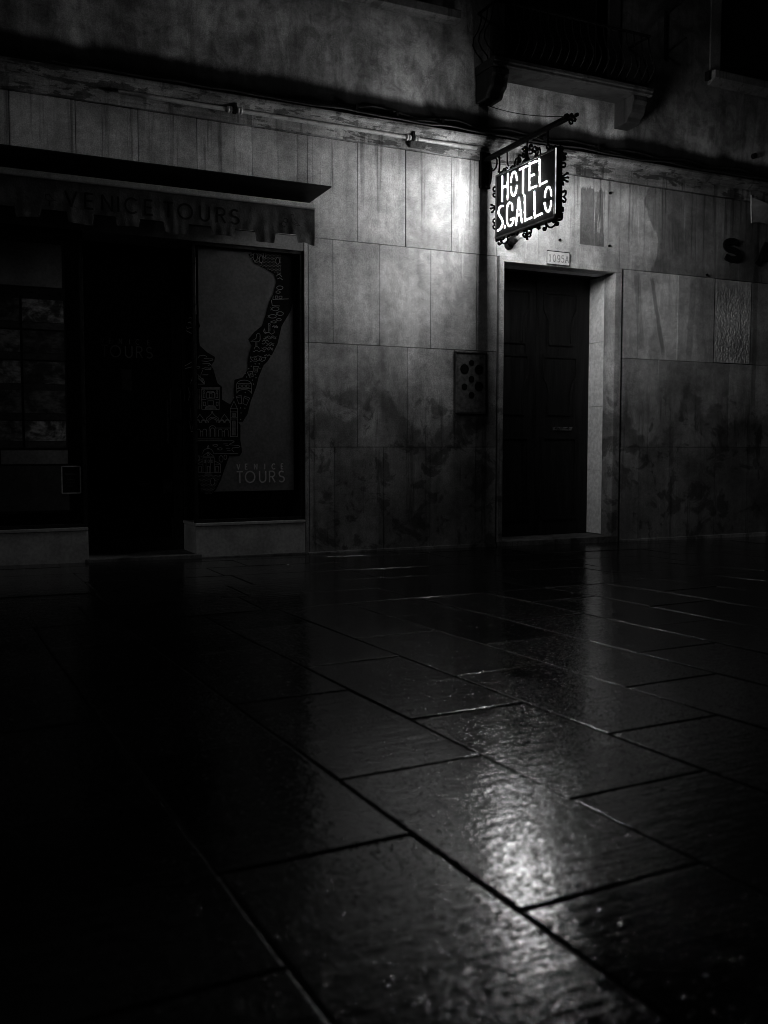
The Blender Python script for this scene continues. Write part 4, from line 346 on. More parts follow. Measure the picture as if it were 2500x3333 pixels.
ART_DOTS = ((2.607,2.61),(2.619,2.611),(2.631,2.612),(2.668,2.615),(2.68,2.616),(2.692,2.617),(2.704,2.618),(2.717,2.619),(2.753,2.622),(2.765,2.624),(2.778,2.625),(2.79,2.626),(2.802,2.627),(2.815,2.628),(2.827,2.629),(2.839,2.63),(2.852,2.631),(2.864,2.632),(2.877,2.633),(2.613,2.599),(2.625,2.6),(2.673,2.604),(2.686,2.605),(2.698,2.606),(2.71,2.607),(2.759,2.611),(2.771,2.613),(2.783,2.614),(2.796,2.615),(2.808,2.616),(2.82,2.617),(2.833,2.618),(2.845,2.619),(2.858,2.62),(2.87,2.621),(2.882,2.622),(2.607,2.587),(2.619,2.588),(2.68,2.593),(2.692,2.594),(2.716,2.596),(2.753,2.599),(2.765,2.601),(2.778,2.602),(2.79,2.603),(2.802,2.604),(2.815,2.605),(2.827,2.606),(2.839,2.607),(2.852,2.608),(2.864,2.609),(2.876,2.61),(2.613,2.576),(2.625,2.577),(2.673,2.581),(2.685,2.582),(2.722,2.585),(2.746,2.587),(2.759,2.588),(2.771,2.589),(2.783,2.591),(2.796,2.592),(2.808,2.593),(2.82,2.594),(2.833,2.595),(2.845,2.596),(2.857,2.597),(2.87,2.598),(2.882,2.599),(2.607,2.564),(2.619,2.565),(2.68,2.57),(2.728,2.574),(2.741,2.575),(2.753,2.576),(2.765,2.577),(2.777,2.579),(2.79,2.58),(2.802,2.581),(2.814,2.582),(2.827,2.583),(2.876,2.587),(2.612,2.553),(2.624,2.554),(2.673,2.558),(2.685,2.559),(2.722,2.562),(2.734,2.563),(2.746,2.564),(2.759,2.565),(2.771,2.566),(2.783,2.567),(2.795,2.569),(2.808,2.57),(2.82,2.571),(2.832,2.572),(2.882,2.576),(2.643,2.544),(2.655,2.545),(2.667,2.546),(2.679,2.547),(2.728,2.551),(2.74,2.552),(2.753,2.553),(2.765,2.554),(2.777,2.555),(2.79,2.557),(2.802,2.558),(2.814,2.559),(2.827,2.56),(2.876,2.564),(2.648,2.533),(2.661,2.534),(2.673,2.535),(2.685,2.536),(2.722,2.539),(2.734,2.54),(2.746,2.541),(2.758,2.542),(2.771,2.543),(2.783,2.544),(2.795,2.545),(2.808,2.546),(2.82,2.547),(2.832,2.548),(2.882,2.553),(2.667,2.523),(2.679,2.524),(2.691,2.525),(2.704,2.526),(2.716,2.527),(2.728,2.528),(2.74,2.529),(2.752,2.53),(2.765,2.531),(2.777,2.532),(2.789,2.533),(2.802,2.534),(2.814,2.535),(2.826,2.536),(2.839,2.537),(2.876,2.541),(2.685,2.513),(2.697,2.514),(2.709,2.515),(2.721,2.516),(2.734,2.517),(2.746,2.518),(2.758,2.519),(2.77,2.52),(2.783,2.521),(2.795,2.522),(2.807,2.523),(2.82,2.524),(2.832,2.525),(2.844,2.526),(2.857,2.527),(2.869,2.528),(2.882,2.529),(2.716,2.504),(2.728,2.505),(2.74,2.506),(2.752,2.507),(2.765,2.508),(2.777,2.509),(2.789,2.51),(2.801,2.511),(2.814,2.512),(2.826,2.513),(2.838,2.514),(2.851,2.515),(2.863,2.516),(2.876,2.517),(2.746,2.495),(2.758,2.496),(2.77,2.497),(2.783,2.498),(2.795,2.499),(2.807,2.5),(2.819,2.501),(2.832,2.502),(2.844,2.503),(2.857,2.504),(2.869,2.505),(2.881,2.506),(2.764,2.485),(2.777,2.486),(2.789,2.487),(2.801,2.488),(2.814,2.489),(2.826,2.49),(2.838,2.491),(2.851,2.492),(2.863,2.493),(2.876,2.494),(2.795,2.476),(2.807,2.477),(2.819,2.478),(2.832,2.479),(2.844,2.48),(2.856,2.481),(2.869,2.482),(2.881,2.483),(2.826,2.467),(2.838,2.468),(2.851,2.469),(2.863,2.47),(2.875,2.471),(2.856,2.458),(2.869,2.459),(2.881,2.46),(2.875,2.448),(2.122,0.71),(2.133,0.71),(2.144,0.71),(2.155,0.71),(2.166,0.71),(2.177,0.709),(2.188,0.709),(2.199,0.709),(2.211,0.709),(2.222,0.709),(2.233,0.709),(2.244,0.709),(2.255,0.708),(2.266,0.708),(2.277,0.708),(2.288,0.708),(2.299,0.708),(2.311,0.708),(2.322,0.708),(2.128,0.699),(2.139,0.699),(2.15,0.699),(2.161,0.699),(2.172,0.699),(2.183,0.699),(2.194,0.698),(2.205,0.698),(2.216,0.698),(2.227,0.698),(2.238,0.698),(2.249,0.698),(2.26,0.697),(2.271,0.697),(2.283,0.697),(2.294,0.697),(2.305,0.697),(2.316,0.697),(2.122,0.689),(2.133,0.688),(2.144,0.688),(2.155,0.688),(2.166,0.688),(2.177,0.688),(2.188,0.688),(2.199,0.687),(2.21,0.687),(2.221,0.687),(2.232,0.687),(2.266,0.687),(2.277,0.686),(2.288,0.686),(2.299,0.686),(2.31,0.686),(2.127,0.678),(2.138,0.677),(2.149,0.677),(2.16,0.677),(2.171,0.677),(2.182,0.677),(2.194,0.677),(2.205,0.677),(2.216,0.676),(2.227,0.676),(2.271,0.676),(2.282,0.675),(2.293,0.675),(2.305,0.675),(2.133,0.667),(2.144,0.667),(2.155,0.666),(2.166,0.666),(2.177,0.666),(2.188,0.666),(2.199,0.666),(2.21,0.666),(2.221,0.665),(2.277,0.665),(2.288,0.664),(2.299,0.664),(2.138,0.656),(2.149,0.656),(2.16,0.656),(2.171,0.655),(2.182,0.655),(2.193,0.655),(2.204,0.655),(2.215,0.655),(2.226,0.654),(2.282,0.654),(2.293,0.653),(2.143,0.645),(2.154,0.645),(2.166,0.645),(2.177,0.644),(2.188,0.644),(2.199,0.644),(2.21,0.644),(2.221,0.644),(2.232,0.644),(2.276,0.643),(2.288,0.643),(2.149,0.634),(2.16,0.634),(2.171,0.634),(2.182,0.634),(2.193,0.633),(2.204,0.633),(2.215,0.633),(2.226,0.633),(2.237,0.633),(2.271,0.632),(2.282,0.632),(2.154,0.623),(2.165,0.623),(2.176,0.623),(2.187,0.623),(2.198,0.622),(2.209,0.622),(2.221,0.622),(2.232,0.622),(2.243,0.622),(2.254,0.621),(2.265,0.621),(2.276,0.621),(2.16,0.612),(2.171,0.612),(2.182,0.612),(2.193,0.612),(2.204,0.611),(2.215,0.611),(2.226,0.611),(2.237,0.611),(2.248,0.611),(2.259,0.61),(2.27,0.61),(2.165,0.601),(2.176,0.601),(2.187,0.601),(2.198,0.601),(2.209,0.6),(2.22,0.6),(2.231,0.6),(2.242,0.6),(2.254,0.6),(2.265,0.599),(2.17,0.59),(2.181,0.59),(2.192,0.59),(2.203,0.59),(2.215,0.59),(2.226,0.589),(2.237,0.589),(2.248,0.589),(2.259,0.589),(2.176,0.579),(2.187,0.579),(2.198,0.579),(2.209,0.579),(2.22,0.579),(2.231,0.578),(2.242,0.578),(2.253,0.578),(2.181,0.568),(2.192,0.568),(2.203,0.568),(2.214,0.568),(2.225,0.568),(2.236,0.567),(2.248,0.567),(2.186,0.557),(2.198,0.557),(2.209,0.557),(2.22,0.557),(2.231,0.557),(2.242,0.556),(2.129,0.882),(2.142,0.882),(2.154,0.882),(2.133,0.87),(2.146,0.87),(2.158,0.87),(2.129,0.859),(2.141,0.859),(2.154,0.859),(2.133,0.847),(2.145,0.847),(2.158,0.847),(2.129,0.836),(2.141,0.836),(2.154,0.836),(2.133,0.825),(2.145,0.825),(2.158,0.824),(2.135,1.434),(2.15,1.435),(2.165,1.435),(2.135,1.425),(2.15,1.426),(2.165,1.426),(2.134,1.416),(2.149,1.416),(2.165,1.417),(2.134,1.406),(2.149,1.407),(2.164,1.407),(2.134,1.397),(2.149,1.397),(2.164,1.398),(2.134,1.388),(2.149,1.388),(2.164,1.388),(2.134,1.378),(2.149,1.379),(2.164,1.379),(2.134,1.369),(2.149,1.369),(2.164,1.37),(2.134,1.36),(2.149,1.36),(2.164,1.36),(2.134,1.35),(2.149,1.351),(2.164,1.351),(2.133,1.341),(2.149,1.341),(2.164,1.342),(2.133,1.332),(2.148,1.332),(2.163,1.332),(2.133,1.322),(2.148,1.323),(2.163,1.323),(2.133,1.313),(2.148,1.313),(2.163,1.314),(2.133,1.304),(2.148,1.304),(2.163,1.304),(2.133,1.294),(2.148,1.295),(2.163,1.295),(2.133,1.285),(2.148,1.285),(2.163,1.285),(2.133,1.276),(2.148,1.276),(2.163,1.276))
ART_SIDE = (((0.181,2.045),(0.101,2.043),(-.028,2.011),(-.153,1.989)),((0.21,2.009),(0.129,2.009),(0.104,1.986),(-.027,1.991),(-.101,1.956)),((0.266,1.985),(0.24,1.965),(0.079,1.957),(-.101,1.95)),((0.281,1.952),(0.082,1.904),(-.046,1.871)),((0.34,1.653),(0.016,1.671)),((0.327,1.631),(0.018,1.628)),((0.007,1.588),(0.009,1.542),(0.157,1.491)),((0.13,1.509),(0.024,1.519),(-.103,1.495)),((0.155,1.281),(0.148,1.173)),((0.034,1.317),(0.01,1.276),(-.117,1.255)),((0.037,1.26),(-.091,1.256)),((0.066,1.452),(0.095,1.407),(0.058,1.365)),((0.24,1.468),(0.162,1.397),(0.246,1.346)),((0.201,1.174),(0.152,1.085),(0.046,1.083)),((0.043,1.15),(0.125,1.098)),((0.079,0.963),(-.026,0.969)),((0.378,1.469),(0.368,1.351)))
# ================================================================== GROUND
SL=-0.012
def gz(x,y=0):
    t=min(1,max(0,(y+3.6)/2.2)); t=t*t*(3-2*t)
    return SL*(x-3.1)*t+.009*(x-1.2)*(1-t)                        # level in the open, falling slightly along the house front
def paving():
    me=bpy.data.meshes.new('paving'); V=[];F=[];T=[];W=[]
    def slab(p00,p10,p11,p01,tone,wet,tl=.0018):
        # corners counter-clockwise in plan; rounded shoulder down to the joint
        c=[Vector((p[0],p[1])) for p in (p00,p10,p11,p01)]; m=sum(c,Vector((0,0)))/4
        tx,ty=random.gauss(0,tl),random.gauss(0,tl); dz=random.gauss(0,.0010)
        def zz(p): return gz(p.x,p.y)+dz+(p.x-m.x)*tx+(p.y-m.y)*ty
        NX=max(2,int((c[1]-c[0]).length/.12)); NY=max(2,int((c[3]-c[0]).length/.12))
        g=.0011; o=len(V)
        lx=(c[1]-c[0]).length; ly=(c[3]-c[0]).length
        RG=[g,g+.003,g+.006,g+.012]; us=[q/lx for q in RG]+[i/NX for i in range(1,NX)]+[1-q/lx for q in RG[::-1]]
        vs=[q/ly for q in RG]+[i/NY for i in range(1,NY)]+[1-q/ly for q in RG[::-1]]
        drop=[.0050,.0014,.0]; nu,nv=len(us),len(vs)
        for j,v in enumerate(vs):
            for i,u in enumerate(us):
                p=c[0]*(1-u)*(1-v)+c[1]*u*(1-v)+c[2]*u*v+c[3]*(1-u)*v
                e=min(i,nu-1-i,j,nv-1-j); d=drop[e] if e<3 else 0
                nn=mnoise.noise(Vector((p.x*2.3,p.y*2.3,1.7)))*.0016+mnoise.noise(Vector((p.x*9,p.y*9,4.2)))*.0006
                jag=mnoise.noise(Vector((p.x*30,p.y*30,9)))*.003 if e<3 else 0
                V.append((p.x+jag,p.y+jag,zz(p)+nn-d))
        for j in range(nv-1):
            for i in range(nu-1):
                a=o+j*nu+i; F.append((a,a+1,a+nu+1,a+nu)); T.append(tone); W.append(wet)
    Y0=-2.72
    def line(k,y):
        s=-.02-.014*min(max(k,-1),4); return .568+.4835*k+s*(y+5.5)
    for k in range(-14,30):
        off=-5.475 if k%2 else -5.93
        ys=[Y0]; j=0; cuts=sorted([off+.9*i+random.uniform(-.03,.03) for i in range(-6,4)],reverse=True)
        for y in cuts:
            if y<Y0-.2 and y>-10.4: ys.append(y)
        for a,b in zip(ys[:-1],ys[1:]):
            slab((line(k,b),b),(line(k+1,b),b),(line(k+1,a),a),(line(k,a),a),random.uniform(.7,1.3),random.random())
    # courses running along the house front
    rows=[(-2.72,-2.22),(-2.22,-1.72),(-1.72,-1.2),(-1.2,-.7),(-.7,-.26)]
    for r,(a,b) in enumerate(rows):
        x=-7-r*.37
        while x<16:
            l=random.uniform(.85,1.15); slab((x,a),(x+l,a),(x+l,b),(x,b),random.uniform(.7,1.3),random.random()*.8,.0006); x+=l
    x=-7
    while x<16:                                              # long kerb stones against the wall
        l=random.uniform(1.3,1.9); slab((x,-.26),(x+l,-.26),(x+l,.06),(x,.06),random.uniform(.9,1.5),.6,.0008); x+=l
    me.from_pydata(V,[],F)
    at=me.attributes.new('tone','FLOAT','FACE'); aw=me.attributes.new('wet','FLOAT','FACE')
    at.data.foreach_set('value',T); aw.data.foreach_set('value',W)
    for p in me.polygons: p.use_smooth=True
    me.materials.append(PAVE); o=bpy.data.objects.new('paving',me); COL.objects.link(o); o['kind']='structure'
paving()
g=MB().add([(-400,-400,-.19),(400,-400,-.19),(400,400,-.19),(-400,400,-.19)],[(0,1,2,3)])
tag(g.build('ground',JOINT),kind='structure')

# ================================================================== BUILDING
B=empty('hotel_building',(4,0,0))
tag(B,'old house front, stone slabs below stained plaster, with hotel doorway and dark shop front','building')
# --- stone slabs, one mesh
GP=.0028
rz=[-.14,.951,1.873,2.785,3.655]
def cladding():
    mb=MB()
    def course(z0,z1,xs,wide=()):
        for a,b in zip(xs[:-1],xs[1:]):
            mb.tone=random.uniform(.74,1.16)
            y=random.uniform(-.0015,.0015); g0=.006 if a in wide else GP; g1=.006 if b in wide else GP
            # front subdivided a little so that the edges are never ruler-straight
            n=max(2,int((b-a)/.12)); 
            xsn=[a+g0+(b-a-g0-g1)*i/n for i in range(n+1)]
            top=[z1-GP+random.uniform(-.0012,.0008) for _ in xsn]; bot=[z0+GP+random.uniform(-.0008,.0012) for _ in xsn]
            vs=[(x,y,t) for x,t in zip(xsn,top)]+[(x,y,t) for x,t in zip(xsn,bot)]+[(x,y+.05,t) for x,t in zip(xsn,top)]+[(x,y+.05,t) for x,t in zip(xsn,bot)]
            m=n+1; fs=[]
            for i in range(n): fs+=[(i,m+i,m+i+1,i+1),(i,i+1,2*m+i+1,2*m+i),(m+i,3*m+i,3*m+i+1,m+i+1)]
            fs+=[(0,2*m,3*m,m),(n,m+n,3*m+n,2*m+n)]
            mb.add(vs,fs)
    left=[-4.2+.485*i for i in range(10)]+[.69]
    course(rz[3],rz[4],left+[1.176,1.66,2.14,2.615,3.116,3.596,4.075,4.56,5.06,5.541,6.038,6.55,7.073,7.573]+[8.07+.49*i for i in range(14)],(4.075,))
    course(rz[2],rz[3],[3.08,3.119,3.353,3.813,4.341,4.84,5.07]); course(rz[2],rz[3],[6.612,6.808,7.342,7.861]); course(rz[2],rz[3],[8.404,8.93]+[9.42+.49*i for i in range(11)])
    course(rz[1],rz[2],[3.08,3.119,3.588,4.098,4.6,5.07]); course(rz[1],rz[2],[6.612,7.09,7.625,8.1]+[8.6+.49*i for i in range(13)])
    course(rz[0],rz[1],[3.08,3.119,3.364,3.85,4.341,4.84,5.07]); course(rz[0],rz[1],[6.612,6.85,7.378,7.924,8.41]+[8.9+.49*i for i in range(12)])
    for z0,z1 in zip(rz[:-2],rz[1:-1]): course(z0,z1,[-4.2+.45*i for i in range(9)])
    return mb
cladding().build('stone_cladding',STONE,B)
bk=MB().box(-4.2,-.62,.03,.3,-.14,2.785).box(3.08,5.085,.03,.44,-.14,2.785).box(6.6,15,.03,.44,-.14,2.785).box(-4.2,15,.03,.3,2.79,3.95).box(5.06,6.62,.30,.44,2.74,2.79)
bk.build('wall_core',JOINT,B)
# skirting course
sk=MB().box(3.1,5.07,-.018,.02,-.16,.012).box(6.62,15,-.018,.02,-.2,-.022)
sk.build('skirting',STONE2,B,.004)
# --- roughly tooled slab right of the doorway
rs=MB(); nx,nz=60,110
vs=[]
for j in range(nz+1):
    for i in range(nx+1):
        x=7.866+(8.399-7.866)*i/nx; z=1.879+(2.779-1.879)*j/nz
        r=mnoise.noise(Vector((x*36,z*13,3)))*.55+mnoise.noise(Vector((x*80,z*34,8)))*.6
        fade=min(1,max(0,(2.74-z)/.12)); edge=min(i,nx-i,j,nz-j)
        vs.append((x,-.004-.0065*max(r,-.3)*fade*min(1,edge/2),z))
rs.add(vs,[(j*(nx+1)+i,j*(nx+1)+i+1,(j+1)*(nx+1)+i+1,(j+1)*(nx+1)+i) for j in range(nz) for i in range(nx)])
tag(rs.build('tooled_slab',STONE2,B),'rough hacked stone slab with vertical ridges')
# --- plaster above, with window and balcony openings
def wall_with_holes(x0,x1,z0,z1,holes,y,depth):
    mb=MB(); xs=sorted({x0,x1}|{h[0] for h in holes}|{h[1] for h in holes}); zs=sorted({z0,z1}|{h[2] for h in holes}|{h[3] for h in holes})
    for a,b in zip(xs[:-1],xs[1:]):
        for c,d in zip(zs[:-1],zs[1:]):
            if any(h[0]<(a+b)/2<h[1] and h[2]<(c+d)/2<h[3] for h in holes): continue
            mb.add([(a,y,c),(b,y,c),(b,y,d),(a,y,d)],[(0,1,2,3)])
    for h in holes:
        a,b,c,d=h
        mb.add([(a,y,c),(b,y,c),(b,y,d),(a,y,d),(a,y+depth,c),(b,y+depth,c),(b,y+depth,d),(a,y+depth,d)],[(0,1,5,4),(1,2,6,5),(2,3,7,6),(3,0,4,7)])
    return mb
HW=(7.86,9.0,4.98,6.7); HB=(5.12,6.36,4.52,6.9); HT=(3.35,4.45,4.96,6.7)
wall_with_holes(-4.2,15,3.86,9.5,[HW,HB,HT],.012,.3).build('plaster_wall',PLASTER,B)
MB().box(-4.2,15,.012,6,9.5,9.55).build('roof_slab',JOINT,B)
# --- cornice
prof=[(.02,3.662),(-.022,3.662),(-.024,3.772),(-.052,3.776),(-.055,3.783),(-.062,3.785),(-.068,3.798),(-.086,3.811),(-.09,3.817),(-.097,3.818),(-.115,3.826),(-.126,3.828),(-.128,3.848),(-.118,3.856),(.02,3.90)]
cn=MB(); xs=[-4.2+.3*i for i in range(65)]
n=len(prof); vs=[]
for x in xs:
    for (y,z) in prof:
        k=mnoise.noise(Vector((x*3.1,y*25,z*25)))*.0035+mnoise.noise(Vector((x*11,y*30,z*30)))*.002
        vs.append((x,y+k,z+k*.8))
cn.add(vs,[(i*n+j,i*n+j+1,(i+1)*n+j+1,(i+1)*n+j) for i in range(len(xs)-1) for j in range(n-1)])
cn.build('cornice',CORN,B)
# --- hotel doorway
df=empty('door_frame',(5.85,0,0),B)
for bx_ in ((5.09,5.143,-.012,.165,.012,2.74),(6.492,6.578,-.012,.165,.012,2.74),(5.09,6.578,-.0125,.165,2.7405,2.795)): MB().box(*bx_).build('architrave',STONE2,df,.004)
for xa,xb in ((6.494,6.60),(5.06,5.141)):
    rv=MB()
    for i in range(4): rv.tone=random.uniform(.85,1.1); rv.box(xa,xb,.168,.46,.03+.675*i+.002,.03+.675*(i+1)-.002)
    rv.build('reveal',JAMB,df,.002)
MB().box(5.06,6.60,.168,.46,2.7425,2.79).build('lintel_soffit',JAMB,df,.002)
MB().box(5.09,6.578,-.02,.46,-.2,.022).build('doorstep',STEPM,B,.006)
hd=empty('hotel_door',(5.82,.4,0),B)
tag(hd,'dark wooden double door, deep in shadow')
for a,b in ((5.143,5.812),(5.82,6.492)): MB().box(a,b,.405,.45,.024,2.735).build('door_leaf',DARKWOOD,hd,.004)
MB().box(5.80,5.835,.385,.404,.03,2.73).build('meeting_stile',DARKWOOD,hd,.004)
def panel(x0,x1,z0,z1,ogee,name='door_panel'):
    w=x1-x0; m=z0+(z1-z0)*.55
    if ogee: pts=[(x0+.07,z0),(x1-.07,z0),(x1-.07,m-.10),(x1-.05,m-.03),(x1-.005,m+.05),(x1,m+.12),(x1,z1),(x0,z1),(x0,m+.12),(x0+.005,m+.05),(x0+.05,m-.03),(x0+.07,m-.10)]
    else: pts=[(x0,z0),(x1,z0),(x1,z1),(x0,z1)]
    mb=MB(); 
    mb.ribbon(pts+[pts[0]],.028,wallp(.404),0,.014)
    mb.add([(a,.4035,b) for a,b in pts],[tuple(range(len(pts)))])
    mb.build(name,DARKWOOD,hd,0)
for x0,x1 in ((5.235,5.715),(5.905,6.325)):
    panel(x0,x1,2.03,2.56,True); panel(x0,x1,1.30,1.90,True); panel(x0,x1,.2,1.05,False)
ls=MB().box(6.03,6.27,.392,.404,1.128,1.152).box(6.03,6.27,.382,.404,1.152,1.162)
ls.build('letter_slot',m_simple('worn_brass',.28,.3,.5,.8,.2,30,.1),hd,.002)
# --- balcony
bl=empty('balcony',(5.74,0,4.43),B)
s=MB().prism([(.01,4.432),(-.30,4.428),(-.322,4.44),(-.322,4.462),(-.335,4.47),(-.335,4.5),(-.31,4.51),(.01,4.51)],4.81,6.67)
s.build('slab',BALC,bl,.004)
cp=[(.01,4.431),(-.285,4.427),(-.292,4.38),(-.27,4.345),(-.262,4.30),(-.25,4.27),(-.20,4.235),(-.185,4.20),(-.165,4.185),(.01,4.18)]
for x,x1 in ((4.82,5.0),(6.46,6.63)): MB().prism(cp,x,x1).build('corbel',BALC,bl,.006)
rl=MB()
def bar(x,side=0):
    P=[(-.285,4.51),(-.30,4.56),(-.36,4.61),(-.395,4.67),(-.385,4.74),(-.34,4.81),(-.31,4.90),(-.30,5.0)]
    if side: pts=[(x+(y_+.285)*-1*side,.0,z) for y_,z in P]
    else: pts=[(x,y,z) for y,z in P]
    return pts
for i in range(20): rl.tube(bar(4.86+1.76*i/19),.0065,6)
for sx,s_ in ((4.85,-1),(6.63,1)):
    for y in (-.07,-.17,-.27):
        pts=[(sx+s_*(-(q[1]+.285)),y,q[2]) for q in bar(0)]
        rl.tube(pts,.0065,6)
rl.box(4.84,6.64,-.315,-.285,5.0,5.015); rl.box(4.835,4.86,-.284,.012,5.0,5.014); rl.box(6.62,6.645,-.284,.012,5.0,5.014)
rl.box(4.84,6.64,-.297,-.275,4.53,4.542)
rl.build('railing',IRON,bl)
bd=empty('balcony_door',(5.74,.2,4.52),B)
for a,b in ((5.12,5.735),(5.745,6.36)): MB().box(a,b,.20,.24,4.52,6.9).build('shutter',DARKWOOD,bd,.004)
for a,b in ((4.98,5.12),(6.36,6.50)): MB().box(a,b,-.02,.2,4.511,7.0).build('stone_jamb',BALC,bd,.004)
# --- window at the right and sill of the one at the top left
uw=empty('upper_window',(8.43,0,4.98),B)
MB().box(7.86,9.0,.18,.21,4.98,6.7).build('pane',GLASS,uw)
MB().box(7.8,9.06,.30,.32,4.9,6.8).build('dark_blind',INTER,uw)
for a,b in ((7.72,7.858),(9.002,9.14)): MB().box(a,b,-.012,.15,4.9405,6.8).build('surround',SILL,uw,.004)
MB().prism([(.015,4.94),(-.10,4.94),(-.105,4.93),(-.105,4.86),(-.085,4.845),(-.03,4.81),(.015,4.808)],7.70,9.16).build('sill',SILL,uw,.004)
MB().box(7.665,7.70,-.05,.015,4.85,4.94).build('sill_end_block',IRON,uw,.003)  # small dark block at the left end of the sill
tw=empty('upper_window',(3.9,0,4.96),B)
MB().box(3.35,4.45,.18,.21,4.96,6.7).build('pane',GLASS,tw)
MB().box(3.3,4.5,.30,.32,4.9,6.8).build('dark_blind',INTER,tw)
MB().prism([(.015,4.955),(-.09,4.955),(-.095,4.945),(-.095,4.875),(-.06,4.86),(.015,4.85)],3.22,4.60).build('sill',SILL,tw,.004)
for a,b in ((3.225,3.348),(4.452,4.575)): MB().box(a,b,-.012,.15,4.956,6.8).build('surround',SILL,tw,.004)

# --- shop front
def plinth(x0,x1):
    p=empty('shop_plinth',((x0+x1)/2,.2,0),B)
    mb=MB(); mb.tone=.9
    xs=[x0+(x1-x0)*i/2 for i in range(3)]
    mb.box(x0,x1,0,.41,-.1,.278); mb.build('block',PLINTH,p,.004)
    MB().box(x0-.006,x1,-.008,.41,.2805,.306).build('cap',PLINTH,p,.004)
    MB().box(x0,x1,-.03,-.001,-.12,.02).build('foot',STEPM,p,.005)
plinth(2.088,3.078); plinth(-.6,1.209)
MB().box(1.18,2.13,-.035,.45,-.05,.047).build('shop_step',STEPM,B,.006)
MB().box(-.62,3.079,.003,.4,2.66,2.783).build('shop_lintel',m_simple('pale_lintel_board',.24,.7,.2,0,.25,6,.1),B,.003)
si=MB(); si.add([(-.62,.03,-.1),(3.10,.03,-.1),(3.10,1.6,-.1),(-.62,1.6,-.1),(-.62,.03,2.785),(3.10,.03,2.785),(3.10,1.6,2.785),(-.62,1.6,2.785)],[(2,3,7,6),(0,4,7,3),(1,2,6,5),(0,1,2,3),(4,5,6,7)])
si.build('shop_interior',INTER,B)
# right window
w=empty('shop_window',(2.58,.03,.31),B); tag(w,'right-hand shop window with grey film and white line drawing')
f=MB().box(2.09,3.078,.012,.06,.306,.335).box(2.09,3.078,.012,.06,2.63,2.66).box(3.045,3.078,.0125,.0595,.335,2.63).box(2.09,2.118,.0125,.0595,.335,2.63).box(2.0905,2.117,.385,.41,.3065,2.66)
f.build('frame',FRAME,w,.003)
MB().box(2.118,3.045,.034,.040,.335,2.63).build('pane',GLASS,w)
MB().box(2.100,2.106,.06,.385,.31,2.655).build('side_pane',GLASS,w)
MB().box(2.15,2.992,.052,.058,.57,2.64).build('window_film',BLIND,w)
bnd=MB()
for poly in (BAND_RIGHT,BAND_LEFT): bnd.add([(max(2.125,min(3.04,a)),.0495,b) for a,b in poly],[tuple(range(len(poly)))])
bnd.build('dark_shape',INKM,w)
la=MB()
for i,p in enumerate(ART): la.ribbon([q for q in p if 2.1<q[0]<3.04] if sum(2.1<q[0]<3.04 for q in p)>1 else [(2.2,1.0),(2.201,1.0)],.0042,wallp(.0475),.0002*(i%6))
for x,z in ART_DOTS:
    la.add([(x-.0035,.0475,z),(x,.0475,z-.0035),(x+.0035,.0475,z),(x,.0475,z+.0035)],[(0,1,2,3)])
for p in ART_SIDE: la.ribbon([(max(.07,min(.38,a)),b) for a,b in p],.004,lambda a,b,h:(2.0985-h,a,b),.0003)
la.box(2.1185,2.1235,.028,.0335,2.06,2.53)  # highlight along the glass edge, painted as a white strip
la.build('line_drawing_and_highlight',LINEM,w)
tx=MB(); write(tx,'VENICE',2.468,.757,.048,.0085,wallp(.0475),xs=[2.468,2.543,2.625,2.72,2.785,2.872],sx=.75)
write(tx,'TOURS',2.468,.642,.100,.0115,wallp(.0475),xs=[2.465,2.543,2.672,2.763,2.85],sx=.85)
tx.build('lettering',WHITEM,w)
# left window
w=empty('shop_window',(.3,.03,.31),B); tag(w,'left-hand shop window hung with rows of small photo prints')
f=MB().box(-.6,1.209,.012,.06,.306,.335).box(-.6,1.209,.012,.06,2.63,2.66).box(1.182,1.209,.0125,.0595,.335,2.63).box(1.1825,1.2085,.385,.41,.3065,2.66)
f.build('frame',FRAME,w,.003)
MB().box(-.6,1.182,.034,.040,.335,2.63).build('pane',GLASS,w)
MB().box(1.193,1.199,.06,.385,.31,2.655).build('side_pane',GLASS,w)
MB().box(-.6,1.07,.16,.166,2.22,2.56).build('window_film',BLIND,w)
MB().box(-.6,1.09,.17,.178,.42,2.60).build('display_board',FRAME,w)
MB().box(.58,1.085,.160,.166,.815,.925).build('caption_strip',BLIND,w)
MB().box(-.6,1.09,.1605,.166,.44,.80).build('lower_panel',m_simple('dull_grey_panel',.06,.7,.2,0,.2,6,.1),w)
# shop door
d=empty('shop_door',(1.65,.43,.05),B); tag(d,'dark glazed shop door set back between two windows')
f=MB().box(1.211,1.29,.415,.455,.05,2.655).box(2.01,2.088,.415,.455,.05,2.655).box(1.29,2.01,.415,.455,2.56,2.655).box(1.29,2.01,.415,.455,.05,.16)
f.build('frame',FRAME,d,.003)
MB().box(1.29,2.01,.432,.438,.16,2.56).build('pane',GLASS,d)
tx=MB(); write(tx,'VENICE',1.41,1.828,.045,.0055,wallp(.431),xs=[1.41,1.478,1.56,1.648,1.70,1.80],sx=.75)
write(tx,'TOURS',1.41,1.715,.098,.010,wallp(.431),xs=[1.41,1.487,1.612,1.705,1.79],sx=.85)
tx.build('lettering',m_simple('dim_lettering',.30,.7,.2,0,.15,30,.05),d)
MB().tube([(1.955,.431,1.02),(1.955,.375,1.02)],.008).tube([(1.955,.431,1.32),(1.955,.375,1.32)],.008).tube([(1.955,.375,.98),(1.955,.375,1.36)],.011).build('pull_handle',FRAME,d)

